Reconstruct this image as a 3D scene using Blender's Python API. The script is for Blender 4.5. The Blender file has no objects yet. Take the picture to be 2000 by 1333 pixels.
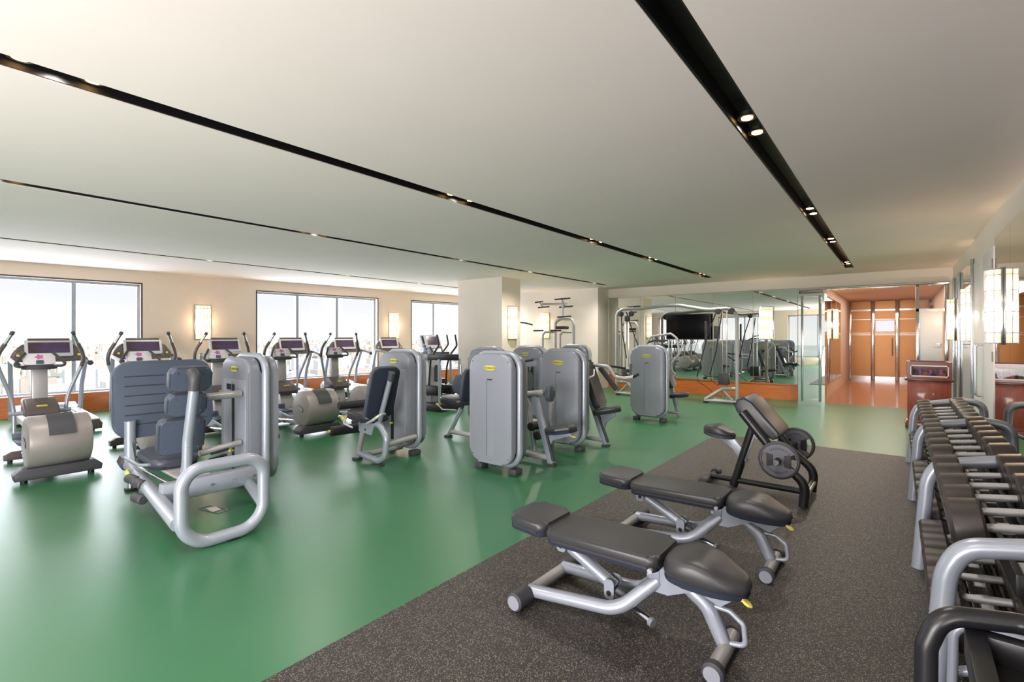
import bpy, bmesh, math, random
from mathutils import Vector, Matrix, Quaternion
PI = math.pi
S = bpy.context.scene
COL = S.collection
random.seed(4)

# ------------------------------------------------------------------ camera
cam = bpy.data.objects.new('camera', bpy.data.cameras.new('camera'))
COL.objects.link(cam)
cam.data.sensor_width = 36.0
cam.data.lens = 950.0 / 2000.0 * 36.0
cam.data.shift_y = -10.5 / 2000.0
cam.data.clip_start = 0.05
cam.data.clip_end = 6000
cam.location = (0, 0, 1.6)
YAW = math.atan2(754, 950)
cam.rotation_euler = (PI / 2, 0, YAW)
S.camera = cam
S.view_settings.view_transform = 'Standard'
S.view_settings.look = 'None'
S.view_settings.exposure = 0.32
S.view_settings.gamma = 1.0
S.view_settings.use_curve_mapping = False
S.cycles.use_denoising = True
S.cycles.max_bounces = 10
S.cycles.diffuse_bounces = 5
S.cycles.glossy_bounces = 5
S.cycles.transmission_bounces = 6
S.cycles.transparent_max_bounces = 10
S.cycles.sample_clamp_indirect = 4.0
S.cycles.caustics_reflective = False
S.cycles.caustics_refractive = False

# ------------------------------------------------------------------ sky, sun, daylight
W = bpy.data.worlds.new('sky'); S.world = W
W.use_nodes = True
nt = W.node_tree; nt.nodes.clear()
tc = nt.nodes.new('ShaderNodeTexCoord'); sp = nt.nodes.new('ShaderNodeSeparateXYZ')
rp = nt.nodes.new('ShaderNodeValToRGB'); bg = nt.nodes.new('ShaderNodeBackground')
wo = nt.nodes.new('ShaderNodeOutputWorld')
nt.links.new(tc.outputs['Generated'], sp.inputs[0]); nt.links.new(sp.outputs['Z'], rp.inputs[0])
nt.links.new(rp.outputs[0], bg.inputs[0]); nt.links.new(bg.outputs[0], wo.inputs[0])
rp.color_ramp.elements[0].position = 0.0; rp.color_ramp.elements[0].color = (1.0, 0.985, 0.97, 1)
rp.color_ramp.elements[1].position = 0.45; rp.color_ramp.elements[1].color = (0.55, 0.66, 0.95, 1)
e = rp.color_ramp.elements.new(0.06); e.color = (0.86, 0.88, 0.98, 1)
bg.inputs[1].default_value = 0.93

def light(name, kind, loc, energy, color=(1, 1, 1), rot=(0, 0, 0), **kw):
    d = bpy.data.lights.new(name, kind); d.energy = energy; d.color = color
    for k, v in kw.items(): setattr(d, k, v)
    o = bpy.data.objects.new(name, d); COL.objects.link(o); o.location = loc; o.rotation_euler = rot
    return o
light('sun', 'SUN', (0, 0, 50), 2.6, (1, 0.96, 0.9), rot=(math.radians(48), 0, math.radians(72)), angle=0.02)

H = 3.04
SPOT_E = 75
SCONCE_E = 30
DAY = (0.90, 0.93, 1.0)
def wall_x(y): return -13.45 + 0.09 * (y - 1.2)
WANG = math.atan2(0.09, 1.0)
# daylight entering through the window openings of the left wall and of the rear wall
WINS = [(-1.12, 3.36, [0.0, 1.12, 2.25]), (5.78, 9.28, [6.85, 8.0]), (10.55, 12.95, [11.5])]
for i, (a, b, _) in enumerate(WINS):
    m = (a + b) / 2
    light('daylight_window', 'AREA', (wall_x(m) - 0.5, m, 1.62), 48 * (b - a), DAY,
          rot=(0, -PI / 2, -WANG), shape='RECTANGLE', size=2.5, size_y=b - a, spread=PI)
# added soft fill light, unseen behind the camera, aimed up at the ceiling
light('fill_light', 'AREA', (-1.6, -3.4, 0.8), 430, (1.0, 0.95, 0.94), rot=(PI / 2 + 0.34, 0, 0.45),
      shape='RECTANGLE', size=3.4, size_y=1.8, spread=PI)

# ------------------------------------------------------------------ materials
def s2l(c):
    return tuple(((v / 255) / 12.92 if v / 255 <= 0.04045 else ((v / 255 + 0.055) / 1.055) ** 2.4) for v in c)
def mat(name, col, rough=0.5, metal=0.0, noise=0.0, nscale=8.0, bump=0.0, bscale=200.0, coat=0.0, emit=None, estr=0.0, spec=0.5, srgb=True, stretch=None, col2=None):
    m = bpy.data.materials.new(name); m.use_nodes = True
    n = m.node_tree; p = n.nodes['Principled BSDF']
    c = s2l(col) if srgb else col
    p.inputs['Base Color'].default_value = (*c, 1)
    p.inputs['Roughness'].default_value = rough
    p.inputs['Metallic'].default_value = metal
    p.inputs['Specular IOR Level'].default_value = spec
    p.inputs['Coat Weight'].default_value = coat
    p.inputs['Coat Roughness'].default_value = 0.1
    if emit is not None:
        p.inputs['Emission Color'].default_value = (*s2l(emit), 1); p.inputs['Emission Strength'].default_value = estr
    t = n.nodes.new('ShaderNodeTexCoord'); mp = n.nodes.new('ShaderNodeMapping')
    n.links.new(t.outputs['Object'], mp.inputs[0])
    if stretch: mp.inputs['Scale'].default_value = stretch
    if noise > 0 or col2 is not None:
        nz = n.nodes.new('ShaderNodeTexNoise'); nz.inputs['Scale'].default_value = nscale; nz.inputs['Detail'].default_value = 5
        n.links.new(mp.outputs[0], nz.inputs[0])
        r = n.nodes.new('ShaderNodeValToRGB')
        r.color_ramp.elements[0].position = 0.3; r.color_ramp.elements[1].position = 0.7
        if col2 is not None:
            d = s2l(col2) if srgb else col2
            r.color_ramp.elements[0].color = (*c, 1); r.color_ramp.elements[1].color = (*d, 1)
        else:
            r.color_ramp.elements[0].color = tuple(v * (1 - noise) for v in c) + (1,)
            r.color_ramp.elements[1].color = tuple(min(1, v * (1 + noise)) for v in c) + (1,)
        n.links.new(nz.outputs[0], r.inputs[0]); n.links.new(r.outputs[0], p.inputs['Base Color'])
    if bump > 0:
        nb = n.nodes.new('ShaderNodeTexNoise'); nb.inputs['Scale'].default_value = bscale
        b = n.nodes.new('ShaderNodeBump'); b.inputs['Strength'].default_value = bump; b.inputs['Distance'].default_value = 0.002
        n.links.new(mp.outputs[0], nb.inputs[0]); n.links.new(nb.outputs[0], b.inputs['Height']); n.links.new(b.outputs[0], p.inputs['Normal'])
    return m

M = {}
M['ceiling'] = mat('ceiling_paint', (242, 230, 226), 0.9, noise=0.015, nscale=1.5)
M['wall'] = mat('wall_paint', (236, 226, 216), 0.85, noise=0.015, nscale=2)
M['wallwarm'] = mat('warm_wall_paint', (236, 218, 200), 0.85, noise=0.015, nscale=2)
M['white'] = mat('white_gloss_paint', (232, 230, 232), 0.4)
M['black'] = mat('matt_black', (14, 14, 15), 0.55)
M['slot'] = mat('black_slot', (8, 8, 8), 0.5)
M['paint'] = mat('silver_grey_paint', (160, 167, 180), 0.33, metal=0.25, noise=0.02, nscale=3, coat=0.15)
M['paint2'] = mat('warm_silver_paint', (176, 174, 176), 0.35, metal=0.25, noise=0.02)
M['shell'] = mat('satin_grey_shell', (146, 150, 162), 0.38, metal=0.1, noise=0.02, nscale=2)
M['shell2'] = mat('darker_grey_shell', (128, 132, 142), 0.4, metal=0.1, noise=0.02)
M['recess'] = mat('recess_dark_grey', (60, 62, 68), 0.6)
M['pad'] = mat('slate_vinyl', (70, 76, 88), 0.42, noise=0.05, nscale=6, bump=0.25, bscale=400)
M['padside'] = mat('slate_pad_side', (46, 52, 66), 0.75, spec=0.1)
M['padback'] = mat('slate_moulded_back', (78, 88, 106), 0.45, noise=0.03, nscale=5)
M['padbrown'] = mat('charcoal_vinyl', (56, 56, 60), 0.36, noise=0.05, nscale=6, bump=0.25, bscale=400)
M['rubber'] = mat('dark_grey_plastic', (66, 66, 72), 0.5, noise=0.03)
M['foam'] = mat('black_foam', (34, 34, 40), 0.6, bump=0.3, bscale=150)
M['chrome'] = mat('chrome', (215, 217, 222), 0.12, metal=1.0)
M['steel'] = mat('brushed_steel', (190, 192, 198), 0.3, metal=1.0)
M['yellow'] = mat('yellow_plastic', (214, 206, 96), 0.45)
M['logo'] = mat('yellow_badge', (206, 200, 96), 0.4)
M['ink'] = mat('dark_ink', (70, 70, 50), 0.5)
M['inkblack'] = mat('black_ink', (20, 20, 24), 0.5)
M['blackpaint'] = mat('black_satin_paint', (30, 30, 34), 0.35, noise=0.04)
M['plate'] = mat('grey_rubber_plate', (104, 106, 116), 0.5, noise=0.06, nscale=12)
M['wood'] = mat('cherry_panel', (192, 98, 40), 0.35, nscale=3, stretch=(1, 1, 9), col2=(212, 120, 54), coat=0.3)
M['mahog'] = mat('mahogany', (128, 50, 34), 0.42, nscale=3, stretch=(9, 9, 1.2), col2=(154, 66, 44), coat=0.4)
M['mahogd'] = mat('mahogany_trim', (96, 36, 30), 0.3, nscale=3, stretch=(1, 9, 9), col2=(120, 48, 38), coat=0.4)
M['woodfloor'] = mat('orange_wood_floor', (160, 100, 68), 0.22, nscale=2, stretch=(9, 1, 1), col2=(180, 120, 84), coat=0.3)
M['salmon'] = mat('salmon_paint', (228, 204, 186), 0.6)
M['gold'] = mat('gold_lacquer_panel', (192, 138, 84), 0.3, metal=0.35, noise=0.03, nscale=2)
M['frost'] = mat('frosted_glass_panel', (226, 228, 236), 0.25)
M['litpane'] = mat('backlit_pane', (220, 222, 235), 0.3, emit=(225, 228, 245), estr=0.6)
M['mirror'] = mat('mirror_glass', (232, 236, 232), 0.0, metal=1.0)
M['beige'] = mat('beige_plastic', (150, 144, 142), 0.4, metal=0.1, noise=0.03)
M['brown'] = mat('brown_grey_plastic', (92, 82, 82), 0.38, noise=0.03)
M['cream'] = mat('white_plastic', (222, 224, 228), 0.25, coat=0.3)
M['tv'] = mat('tv_glass', (8, 8, 12), 0.3, spec=0.15)
def m_glow():
    m = mat('sconce_glass', (250, 236, 214), 0.35, emit=(255, 222, 180), estr=1.0)
    n = m.node_tree; p = n.nodes['Principled BSDF']
    t = n.nodes.new('ShaderNodeTexCoord'); s_ = n.nodes.new('ShaderNodeSeparateXYZ'); n.links.new(t.outputs['Object'], s_.inputs[0])
    w_ = n.nodes.new('ShaderNodeMath'); w_.operation = 'MULTIPLY'; w_.inputs[1].default_value = 2 * PI / 0.235
    c_ = n.nodes.new('ShaderNodeMath'); c_.operation = 'COSINE'; n.links.new(s_.outputs['Z'], w_.inputs[0]); n.links.new(w_.outputs[0], c_.inputs[0])
    r_ = n.nodes.new('ShaderNodeMapRange'); r_.inputs[1].default_value = -1; r_.inputs[2].default_value = 1; r_.inputs[3].default_value = 0.8; r_.inputs[4].default_value = 2.2
    n.links.new(c_.outputs[0], r_.inputs[0]); n.links.new(r_.outputs[0], p.inputs['Emission Strength'])
    tr = n.nodes.new('ShaderNodeBsdfTransparent'); mx = n.nodes.new('ShaderNodeMixShader'); mx.inputs[0].default_value = 0.6
    o_ = [q for q in n.nodes if q.type == 'OUTPUT_MATERIAL'][0]
    n.links.new(tr.outputs[0], mx.inputs[1]); n.links.new(p.outputs[0], mx.inputs[2]); n.links.new(mx.outputs[0], o_.inputs[0])
    return m
M['glow'] = m_glow()
M['bulb'] = mat('spot_bulb', (255, 240, 214), 0.4, emit=(255, 190, 110), estr=14.0)
M['redcloth'] = mat('red_brown_case', (140, 70, 44), 0.5)
M['sheet'] = mat('white_paper', (230, 226, 232), 0.6)
M['pink'] = mat('pink_print', (200, 110, 180), 0.6)
M['purple'] = mat('purple_print', (130, 90, 200), 0.6)
M['aluminium'] = mat('matt_aluminium', (196, 198, 202), 0.45, metal=0.4)

def m_floor():
    m = bpy.data.materials.new('green_rubber_floor'); m.use_nodes = True
    n = m.node_tree; p = n.nodes['Principled BSDF']
    t = n.nodes.new('ShaderNodeTexCoord')
    a = n.nodes.new('ShaderNodeTexNoise'); a.inputs['Scale'].default_value = 0.6; a.inputs['Detail'].default_value = 6
    b = n.nodes.new('ShaderNodeTexNoise'); b.inputs['Scale'].default_value = 30; b.inputs['Detail'].default_value = 4
    n.links.new(t.outputs['Object'], a.inputs[0]); n.links.new(t.outputs['Object'], b.inputs[0])
    r = n.nodes.new('ShaderNodeValToRGB')
    r.color_ramp.elements[0].position = 0.3; r.color_ramp.elements[0].color = (*s2l((46, 106, 70)), 1)
    r.color_ramp.elements[1].position = 0.75; r.color_ramp.elements[1].color = (*s2l((58, 118, 80)), 1)
    n.links.new(a.outputs[0], r.inputs[0]); n.links.new(r.outputs[0], p.inputs['Base Color'])
    rr = n.nodes.new('ShaderNodeMapRange'); rr.inputs[3].default_value = 0.285; rr.inputs[4].default_value = 0.36
    n.links.new(a.outputs[0], rr.inputs[0]); n.links.new(rr.outputs[0], p.inputs['Roughness'])
    p.inputs['Specular IOR Level'].default_value = 0.9
    bp = n.nodes.new('ShaderNodeBump'); bp.inputs['Strength'].default_value = 0.05; bp.inputs['Distance'].default_value = 0.002
    n.links.new(b.outputs[0], bp.inputs['Height']); n.links.new(bp.outputs[0], p.inputs['Normal'])
    return m
M['floor'] = m_floor()
def m_matt():
    m = bpy.data.materials.new('speckled_rubber_mat'); m.use_nodes = True
    n = m.node_tree; p = n.nodes['Principled BSDF']
    t = n.nodes.new('ShaderNodeTexCoord')
    v = n.nodes.new('ShaderNodeTexVoronoi'); v.inputs['Scale'].default_value = 300; v.inputs['Randomness'].default_value = 1
    n.links.new(t.outputs['Object'], v.inputs[0])
    s = n.nodes.new('ShaderNodeSeparateColor'); n.links.new(v.outputs['Color'], s.inputs[0])
    r = n.nodes.new('ShaderNodeValToRGB'); r.color_ramp.interpolation = 'CONSTANT'
    r.color_ramp.elements[0].color = (*s2l((37, 35, 35)), 1); r.color_ramp.elements[0].position = 0
    r.color_ramp.elements[1].color = (*s2l((142, 132, 120)), 1); r.color_ramp.elements[1].position = 0.87
    e = r.color_ramp.elements.new(0.45); e.color = (*s2l((46, 43, 42)), 1)
    n.links.new(s.outputs[0], r.inputs[0]); n.links.new(r.outputs[0], p.inputs['Base Color'])
    p.inputs['Roughness'].default_value = 0.55
    b = n.nodes.new('ShaderNodeBump'); b.inputs['Strength'].default_value = 0.25; b.inputs['Distance'].default_value = 0.002
    n.links.new(v.outputs['Distance'], b.inputs['Height']); n.links.new(b.outputs[0], p.inputs['Normal'])
    return m
M['mat'] = m_matt()
def m_glass():
    m = bpy.data.materials.new('window_glass'); m.use_nodes = True
    n = m.node_tree; n.nodes.clear()
    o = n.nodes.new('ShaderNodeOutputMaterial'); x = n.nodes.new('ShaderNodeMixShader'); x.inputs[0].default_value = 0.05
    a = n.nodes.new('ShaderNodeBsdfTransparent'); b = n.nodes.new('ShaderNodeBsdfGlossy'); b.inputs['Roughness'].default_value = 0.02
    n.links.new(a.outputs[0], x.inputs[1]); n.links.new(b.outputs[0], x.inputs[2]); n.links.new(x.outputs[0], o.inputs[0])
    return m
M['glass'] = m_glass()
def m_screen():
    m = mat('purple_screen', (60, 44, 60), 0.15)
    n = m.node_tree; p = n.nodes['Principled BSDF']
    t = n.nodes.new('ShaderNodeTexCoord'); a = n.nodes.new('ShaderNodeTexNoise'); a.inputs['Scale'].default_value = 5
    r = n.nodes.new('ShaderNodeValToRGB')
    r.color_ramp.elements[0].color = (*s2l((66, 48, 52)), 1); r.color_ramp.elements[0].position = 0.35
    r.color_ramp.elements[1].color = (*s2l((74, 60, 96)), 1); r.color_ramp.elements[1].position = 0.7
    n.links.new(t.outputs['Object'], a.inputs[0]); n.links.new(a.outputs[0], r.inputs[0])
    n.links.new(r.outputs[0], p.inputs['Base Color']); n.links.new(r.outputs[0], p.inputs['Emission Color'])
    p.inputs['Emission Strength'].default_value = 0.15
    return m
M['screen'] = m_screen()

# ------------------------------------------------------------------ mesh helpers
def V(*a): return Vector(a)
def rrect(w, h, r, n=6, cx=0, cy=0):
    pts = []
    r = min(r, w / 2 - 1e-4, h / 2 - 1e-4)
    for (sx, sy, a0) in ((1, -1, -PI / 2), (1, 1, 0), (-1, 1, PI / 2), (-1, -1, PI)):
        for k in range(n + 1):
            a = a0 + PI / 2 * k / n
            pts.append((cx + sx * (w / 2 - r) + r * math.cos(a), cy + sy * (h / 2 - r) + r * math.sin(a)))
    return pts
def fillet(pts, r, n=6, closed=False):
    pts = [Vector(p) for p in pts]; N = len(pts); out = []
    rng = range(N) if closed else range(1, N - 1)
    if not closed: out.append(pts[0])
    for i in rng:
        a, b, c = pts[(i - 1) % N], pts[i], pts[(i + 1) % N]
        u = a - b; v = c - b
        lu, lv = u.length, v.length
        u.normalize(); v.normalize()
        ang = u.angle(v)
        if ang > PI - 0.02: out.append(b); continue
        rr = r[i] if isinstance(r, (list, tuple)) else r
        t = min(rr / math.tan(ang / 2), lu * 0.495, lv * 0.495); rr = t * math.tan(ang / 2)
        cen = b + (u + v).normalized() * (rr / math.sin(ang / 2))
        p0 = b + u * t - cen; p1 = b + v * t - cen
        tot = p0.angle(p1); ax = p0.cross(p1).normalized()
        for k in range(n + 1):
            out.append(cen + Quaternion(ax, tot * k / n) @ p0)
    if not closed: out.append(pts[-1])
    return out
def spline(pts, n=6):
    P = [Vector(p) for p in pts]; P = [2 * P[0] - P[1]] + P + [2 * P[-1] - P[-2]]; out = []
    for i in range(1, len(P) - 2):
        p0, p1, p2, p3 = P[i - 1:i + 3]
        for k in range(n):
            t = k / n
            out.append(0.5 * ((2 * p1) + (p2 - p0) * t + (2 * p0 - 5 * p1 + 4 * p2 - p3) * t * t + (3 * p1 - p0 - 3 * p2 + p3) * t ** 3))
    out.append(P[-2]); return out

class B:
    def __init__(s): s.bm = bmesh.new()
    def box(s, c, d, bev=0.0, rot=None, seg=2):
        vs = [s.bm.verts.new((i, j, k)) for i in (-.5, .5) for j in (-.5, .5) for k in (-.5, .5)]
        for f in ((0, 1, 3, 2), (4, 6, 7, 5), (0, 4, 5, 1), (2, 3, 7, 6), (0, 2, 6, 4), (1, 5, 7, 3)): s.bm.faces.new([vs[i] for i in f])
        mm = Matrix.Translation(Vector(c))
        if rot is not None: mm = mm @ (rot if isinstance(rot, Matrix) else (Matrix.Rotation(rot[2], 4, 'Z') @ Matrix.Rotation(rot[1], 4, 'Y') @ Matrix.Rotation(rot[0], 4, 'X')))
        mm = mm @ Matrix.Diagonal((*d, 1))
        for v in vs: v.co = mm @ v.co
        if bev > 0:
            es = list({e for v in vs for e in v.link_edges})
            bmesh.ops.bevel(s.bm, geom=es, offset=min(bev, min(d) * 0.49), segments=seg, affect='EDGES', profile=0.5)
        return s
    def bb(s, x0, x1, y0, y1, z0, z1, bev=0.0):
        return s.box(((x0 + x1) / 2, (y0 + y1) / 2, (z0 + z1) / 2), (abs(x1 - x0), abs(y1 - y0), abs(z1 - z0)), bev)
    def bar(s, p0, p1, w, h, bev=0.003, up=(0, 0, 1)):
        p0, p1 = Vector(p0), Vector(p1); d = p1 - p0; L = d.length; x = d.normalized(); u = Vector(up)
        y = u.cross(x)
        if y.length < 1e-3: y = Vector((0, 1, 0)).cross(x)
        y.normalize(); z = x.cross(y)
        rot = Matrix((x, y, z)).transposed().to_4x4()
        return s.box((p0 + p1) / 2, (L, w, h), bev, rot)
    def tube(s, pts, r, seg=12, fil=0.0, closed=False, caps=True, n=6):
        pts = fillet(pts, fil, n, closed) if fil else [Vector(p) for p in pts]
        q = [pts[0]]
        for p in pts[1:]:
            if (p - q[-1]).length > 1e-5: q.append(p)
        if closed and (q[0] - q[-1]).length < 1e-5: q.pop()
        pts = q; N = len(pts); tg = []
        for i in range(N):
            if closed: t = pts[(i + 1) % N] - pts[i - 1]
            else: t = pts[min(i + 1, N - 1)] - pts[max(i - 1, 0)]
            tg.append(t.normalized())
        u = tg[0].orthogonal().normalized(); rings = []
        for i in range(N):
            if i:
                ax = tg[i - 1].cross(tg[i])
                if ax.length > 1e-7: u = Quaternion(ax.normalized(), tg[i - 1].angle(tg[i])) @ u
            u = (u - tg[i] * u.dot(tg[i])).normalized(); w = tg[i].cross(u)
            rr = r[i * (len(r) - 1) // max(1, N - 1)] if isinstance(r, (list, tuple)) else r
            rings.append([s.bm.verts.new(pts[i] + rr * (math.cos(2 * PI * k / seg) * u + math.sin(2 * PI * k / seg) * w)) for k in range(seg)])
        M_ = N if closed else N - 1
        for i in range(M_):
            a, b = rings[i], rings[(i + 1) % N]
            if closed and i == N - 1:
                off = min(range(seg), key=lambda o: (a[0].co - b[o].co).length)
            else: off = 0
            for k in range(seg):
                s.bm.faces.new((a[k], a[(k + 1) % seg], b[(k + 1 + off) % seg], b[(k + off) % seg]))
        if caps and not closed:
            s.bm.faces.new(list(reversed(rings[0]))); s.bm.faces.new(rings[-1])
        return s
    def cyl(s, p0, p1, r, r2=None, seg=20, bev=0.0):
        p0, p1 = Vector(p0), Vector(p1)
        if bev:
            d = (p1 - p0).normalized()
            return s.tube([p0, p0 + d * 1e-4, p0 + d * bev, p1 - d * bev, p1 - d * 1e-4, p1], [r - bev, r - bev, r, r, r - bev, r - bev], seg)
        return s.tube([p0, p1], [r, r if r2 is None else r2], seg)
    def plate(s, out, th, m=None, bev=0.0, seg=3):
        """2D outline in local XY, extruded 0..th along local Z, then moved by matrix m"""
        m = m or Matrix.Identity(4)
        lo = [s.bm.verts.new((x, y, 0)) for x, y in out]; hi = [s.bm.verts.new((x, y, th)) for x, y in out]
        N = len(out)
        s.bm.faces.new(list(reversed(lo))); s.bm.faces.new(hi)
        for i in range(N): s.bm.faces.new((lo[i], lo[(i + 1) % N], hi[(i + 1) % N], hi[i]))
        vs = lo + hi
        if bev:
            es = [e for e in {e for v in vs for e in v.link_edges} if (e.verts[0] in lo) == (e.verts[1] in lo)]
            r = bmesh.ops.bevel(s.bm, geom=es, offset=min(bev, th * 0.49), segments=seg, affect='EDGES', profile=0.5)
            vs = list(set(r['verts']) | {v for v in vs if v.is_valid})
        bmesh.ops.transform(s.bm, matrix=m, verts=vs)
        return s
    def quad(s, *p):
        s.bm.faces.new([s.bm.verts.new(q) for q in p]); return s
    def sph(s, c, r, seg=12, sc=(1, 1, 1)):
        n = max(4, seg // 2); g = []
        for i in range(1, n):
            a = PI * i / n
            g.append([s.bm.verts.new((c[0] + r * sc[0] * math.sin(a) * math.cos(2 * PI * k / seg), c[1] + r * sc[1] * math.sin(a) * math.sin(2 * PI * k / seg), c[2] + r * sc[2] * math.cos(a))) for k in range(seg)])
        for p, q in zip(g[:-1], g[1:]):
            for k in range(seg): s.bm.faces.new((p[k], p[(k + 1) % seg], q[(k + 1) % seg], q[k]))
        s.bm.faces.new(list(reversed(g[0]))); s.bm.faces.new(g[-1])
        return s
    def add(s, me, m):
        n0 = len(s.bm.verts); s.bm.from_mesh(me); s.bm.verts.ensure_lookup_table()
        bmesh.ops.transform(s.bm, matrix=m, verts=s.bm.verts[n0:]); return s

def PX(o, x, y):  # plane matrix: local X->x, local Y->y, local Z->x cross y, origin o
    x = Vector(x).normalized(); y = Vector(y); y = (y - x * y.dot(x)).normalized(); z = x.cross(y)
    mm = Matrix((x, y, z)).transposed().to_4x4(); mm.translation = Vector(o); return mm
# face looking to -Y: X right, Z up ; looking to +X: Y right... ; looking up
def FY(x, y, z): return PX((x, y, z), (1, 0, 0), (0, 0, 1))       # normal -Y
def FX(x, y, z): return PX((x, y, z), (0, 1, 0), (0, 0, 1))       # normal +X
def FZ(x, y, z): return PX((x, y, z), (1, 0, 0), (0, 1, 0))       # normal +Z

def tag(o, label=None, cat=None, group=None, kind=None):
    if label: o['label'] = label
    if cat: o['category'] = cat
    if group: o['group'] = group
    if kind: o['kind'] = kind
    return o
def thing(name, label, cat, loc=(0, 0, 0), rz=0.0, group=None, world=True):
    o = bpy.data.objects.new(name, None); COL.objects.link(o); o.empty_display_size = 0.1
    o.location = loc; o.rotation_euler = (0, 0, rz)
    tag(o, label, cat, group)
    MW[o.name] = (Matrix.Translation(Vector(loc)) @ Matrix.Rotation(rz, 4, 'Z')).inverted() if world else Matrix.Identity(4)
    return o
MW = {}
def part(name, b, m, parent=None, smooth=True, label=None, kind=None, loc=None):
    bm = b.bm
    root = parent
    while root is not None and root.parent is not None: root = root.parent
    if root is not None and root.name in MW: bmesh.ops.transform(bm, matrix=MW[root.name], verts=bm.verts)
    elif loc is not None: bmesh.ops.translate(bm, vec=-Vector(loc), verts=bm.verts)
    bmesh.ops.recalc_face_normals(bm, faces=bm.faces)
    me = bpy.data.meshes.new(name); bm.to_mesh(me); bm.free()
    me.materials.append(M[m] if isinstance(m, str) else m)
    if smooth:
        me.polygons.foreach_set('use_smooth', [True] * len(me.polygons))
        me.set_sharp_from_angle(angle=math.radians(38))
    o = bpy.data.objects.new(name, me); COL.objects.link(o)
    if parent is not None: o.parent = parent
    elif loc is not None: o.location = loc
    if label: o['label'] = label
    if kind: o['kind'] = kind
    return o
def solo(name, b, m, label, cat, loc, group=None, smooth=True):
    return tag(part(name, b, m, None, smooth, loc=loc), label, cat, group)
def struct(name, b, m, parent=None, smooth=False):
    o = part(name, b, m, parent, smooth)
    if parent is None: o['kind'] = 'structure'
    return o
def kids(o): return [c for c in COL.objects if c.parent is o]
def dup(o, loc=None, rz=None, label=None, group=None, parent=None):
    c = o.copy(); COL.objects.link(c)
    if parent is not None: c.parent = parent
    if loc is not None: c.location = loc
    if rz is not None: c.rotation_euler = (0, 0, rz)
    if label: c['label'] = label
    if group: c['group'] = group
    for k in kids(o): dup(k, parent=c)
    return c
_letters = {}
def text_mesh(txt, size, extrude=0.001):
    key = (txt, size, extrude)
    if key not in _letters:
        cu = bpy.data.curves.new('lettering', 'FONT'); cu.body = txt; cu.size = size; cu.extrude = extrude
        cu.align_x = 'CENTER'; cu.align_y = 'CENTER'; cu.resolution_u = 2
        ob = bpy.data.objects.new('lettering', cu); COL.objects.link(ob)
        bpy.context.view_layer.update()
        me = bpy.data.meshes.new_from_object(ob.evaluated_get(bpy.context.evaluated_depsgraph_get()))
        bpy.data.objects.remove(ob); _letters[key] = me
    return _letters[key]
def text(b, txt, size, m, ext=0.001): return b.add(text_mesh(txt, size, ext), m)
# ================================================================== ROOM
YB = 13.72; XR = 0.90; YR = -4.0; XL = -14.6
# green floor, wood floor of the hall beyond
b = B(); b.bb(XL, XR + 0.2, YR - 0.2, YB, -0.1, 0.0); struct('floor', b, 'floor')
b = B(); b.bb(-2.6, 1.6, YB, 22.3, -0.1, 0.0); struct('floor_hall', b, 'woodfloor')
# ceiling in bands between the black slots
slots = [(-10.43, -10.30), (-6.60, -6.46), (-3.75, -3.58), (-0.885, -0.725)]
SY0, SY1 = -3.2, 12.58
b = B(); x = XL
for a, c in slots:
    b.bb(x, a, YR - 0.2, YB + 0.1, H, H + 0.12); b.bb(a, c, YR - 0.2, SY0, H, H + 0.12); b.bb(a, c, SY1, YB + 0.1, H, H + 0.12); x = c
b.bb(x, XR + 0.2, YR - 0.2, YB + 0.1, H, H + 0.12)
ceil = struct('ceiling', b, 'ceiling')
for a, c in slots:
    b = B(); b.bb(a, c, SY0, SY1, H + 0.12, H + 0.14); b.bb(a, a + 0.012, SY0, SY1, H + 0.006, H + 0.12); b.bb(c - 0.012, c, SY0, SY1, H + 0.006, H + 0.12)
    b.bb(a, c, SY0, SY0 + .01, H + 0.006, H + 0.12); b.bb(a, c, SY1 - .01, SY1, H + 0.006, H + 0.12)
    part('light_slot', b, 'slot', ceil, False)
# spotlights in the slots
b = B(); b.cyl((0, 0, 0.0), (0, 0, 0.03), 0.055, seg=24); b.tube([(0.06 * math.cos(t * PI / 12), 0.06 * math.sin(t * PI / 12), 0.0) for t in range(24)], 0.006, 6, closed=True)
spot0 = thing('ceiling_spotlight', 'x', 'spotlight', (0, 0, 0), world=False)
part('housing', b, 'black', spot0)
b = B(); b.cyl((0, 0, -0.006), (0, 0, 0.002), 0.036, seg=20); part('lamp', b, 'bulb', spot0)
first = True
names = ['slot nearest the windows', 'thin slot beside the pillar', 'slot over the weight machines', 'widest slot above the mat']
ordn = ['first', 'second', 'third', 'fourth', 'last']
for si, (a, c) in enumerate(slots):
    for y in (0.55, 3.74, 6.75, 9.0, 12.0):
        for dy in (-0.15, 0.15):
            o = spot0 if first else dup(spot0)
            first = False
            o.location = ((a + c) / 2, y + dy, H + 0.045)
            o['label'] = '%s lamp of the %s warm spotlight pair in the %s' % ('nearer' if dy < 0 else 'farther', ordn[(0.55, 3.74, 6.75, 9.0, 12.0).index(y)], names[si]); o['group'] = 'spotlights in the ceiling slots'
        if y > 0: light('spot_beam', 'SPOT', ((a + c) / 2, y, H + 0.02), SPOT_E * (1.9 if y > 8 else 1.0), (1.0, 0.92, 0.83), spot_size=math.radians(150), spot_blend=0.9, shadow_soft_size=0.05)

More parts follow.
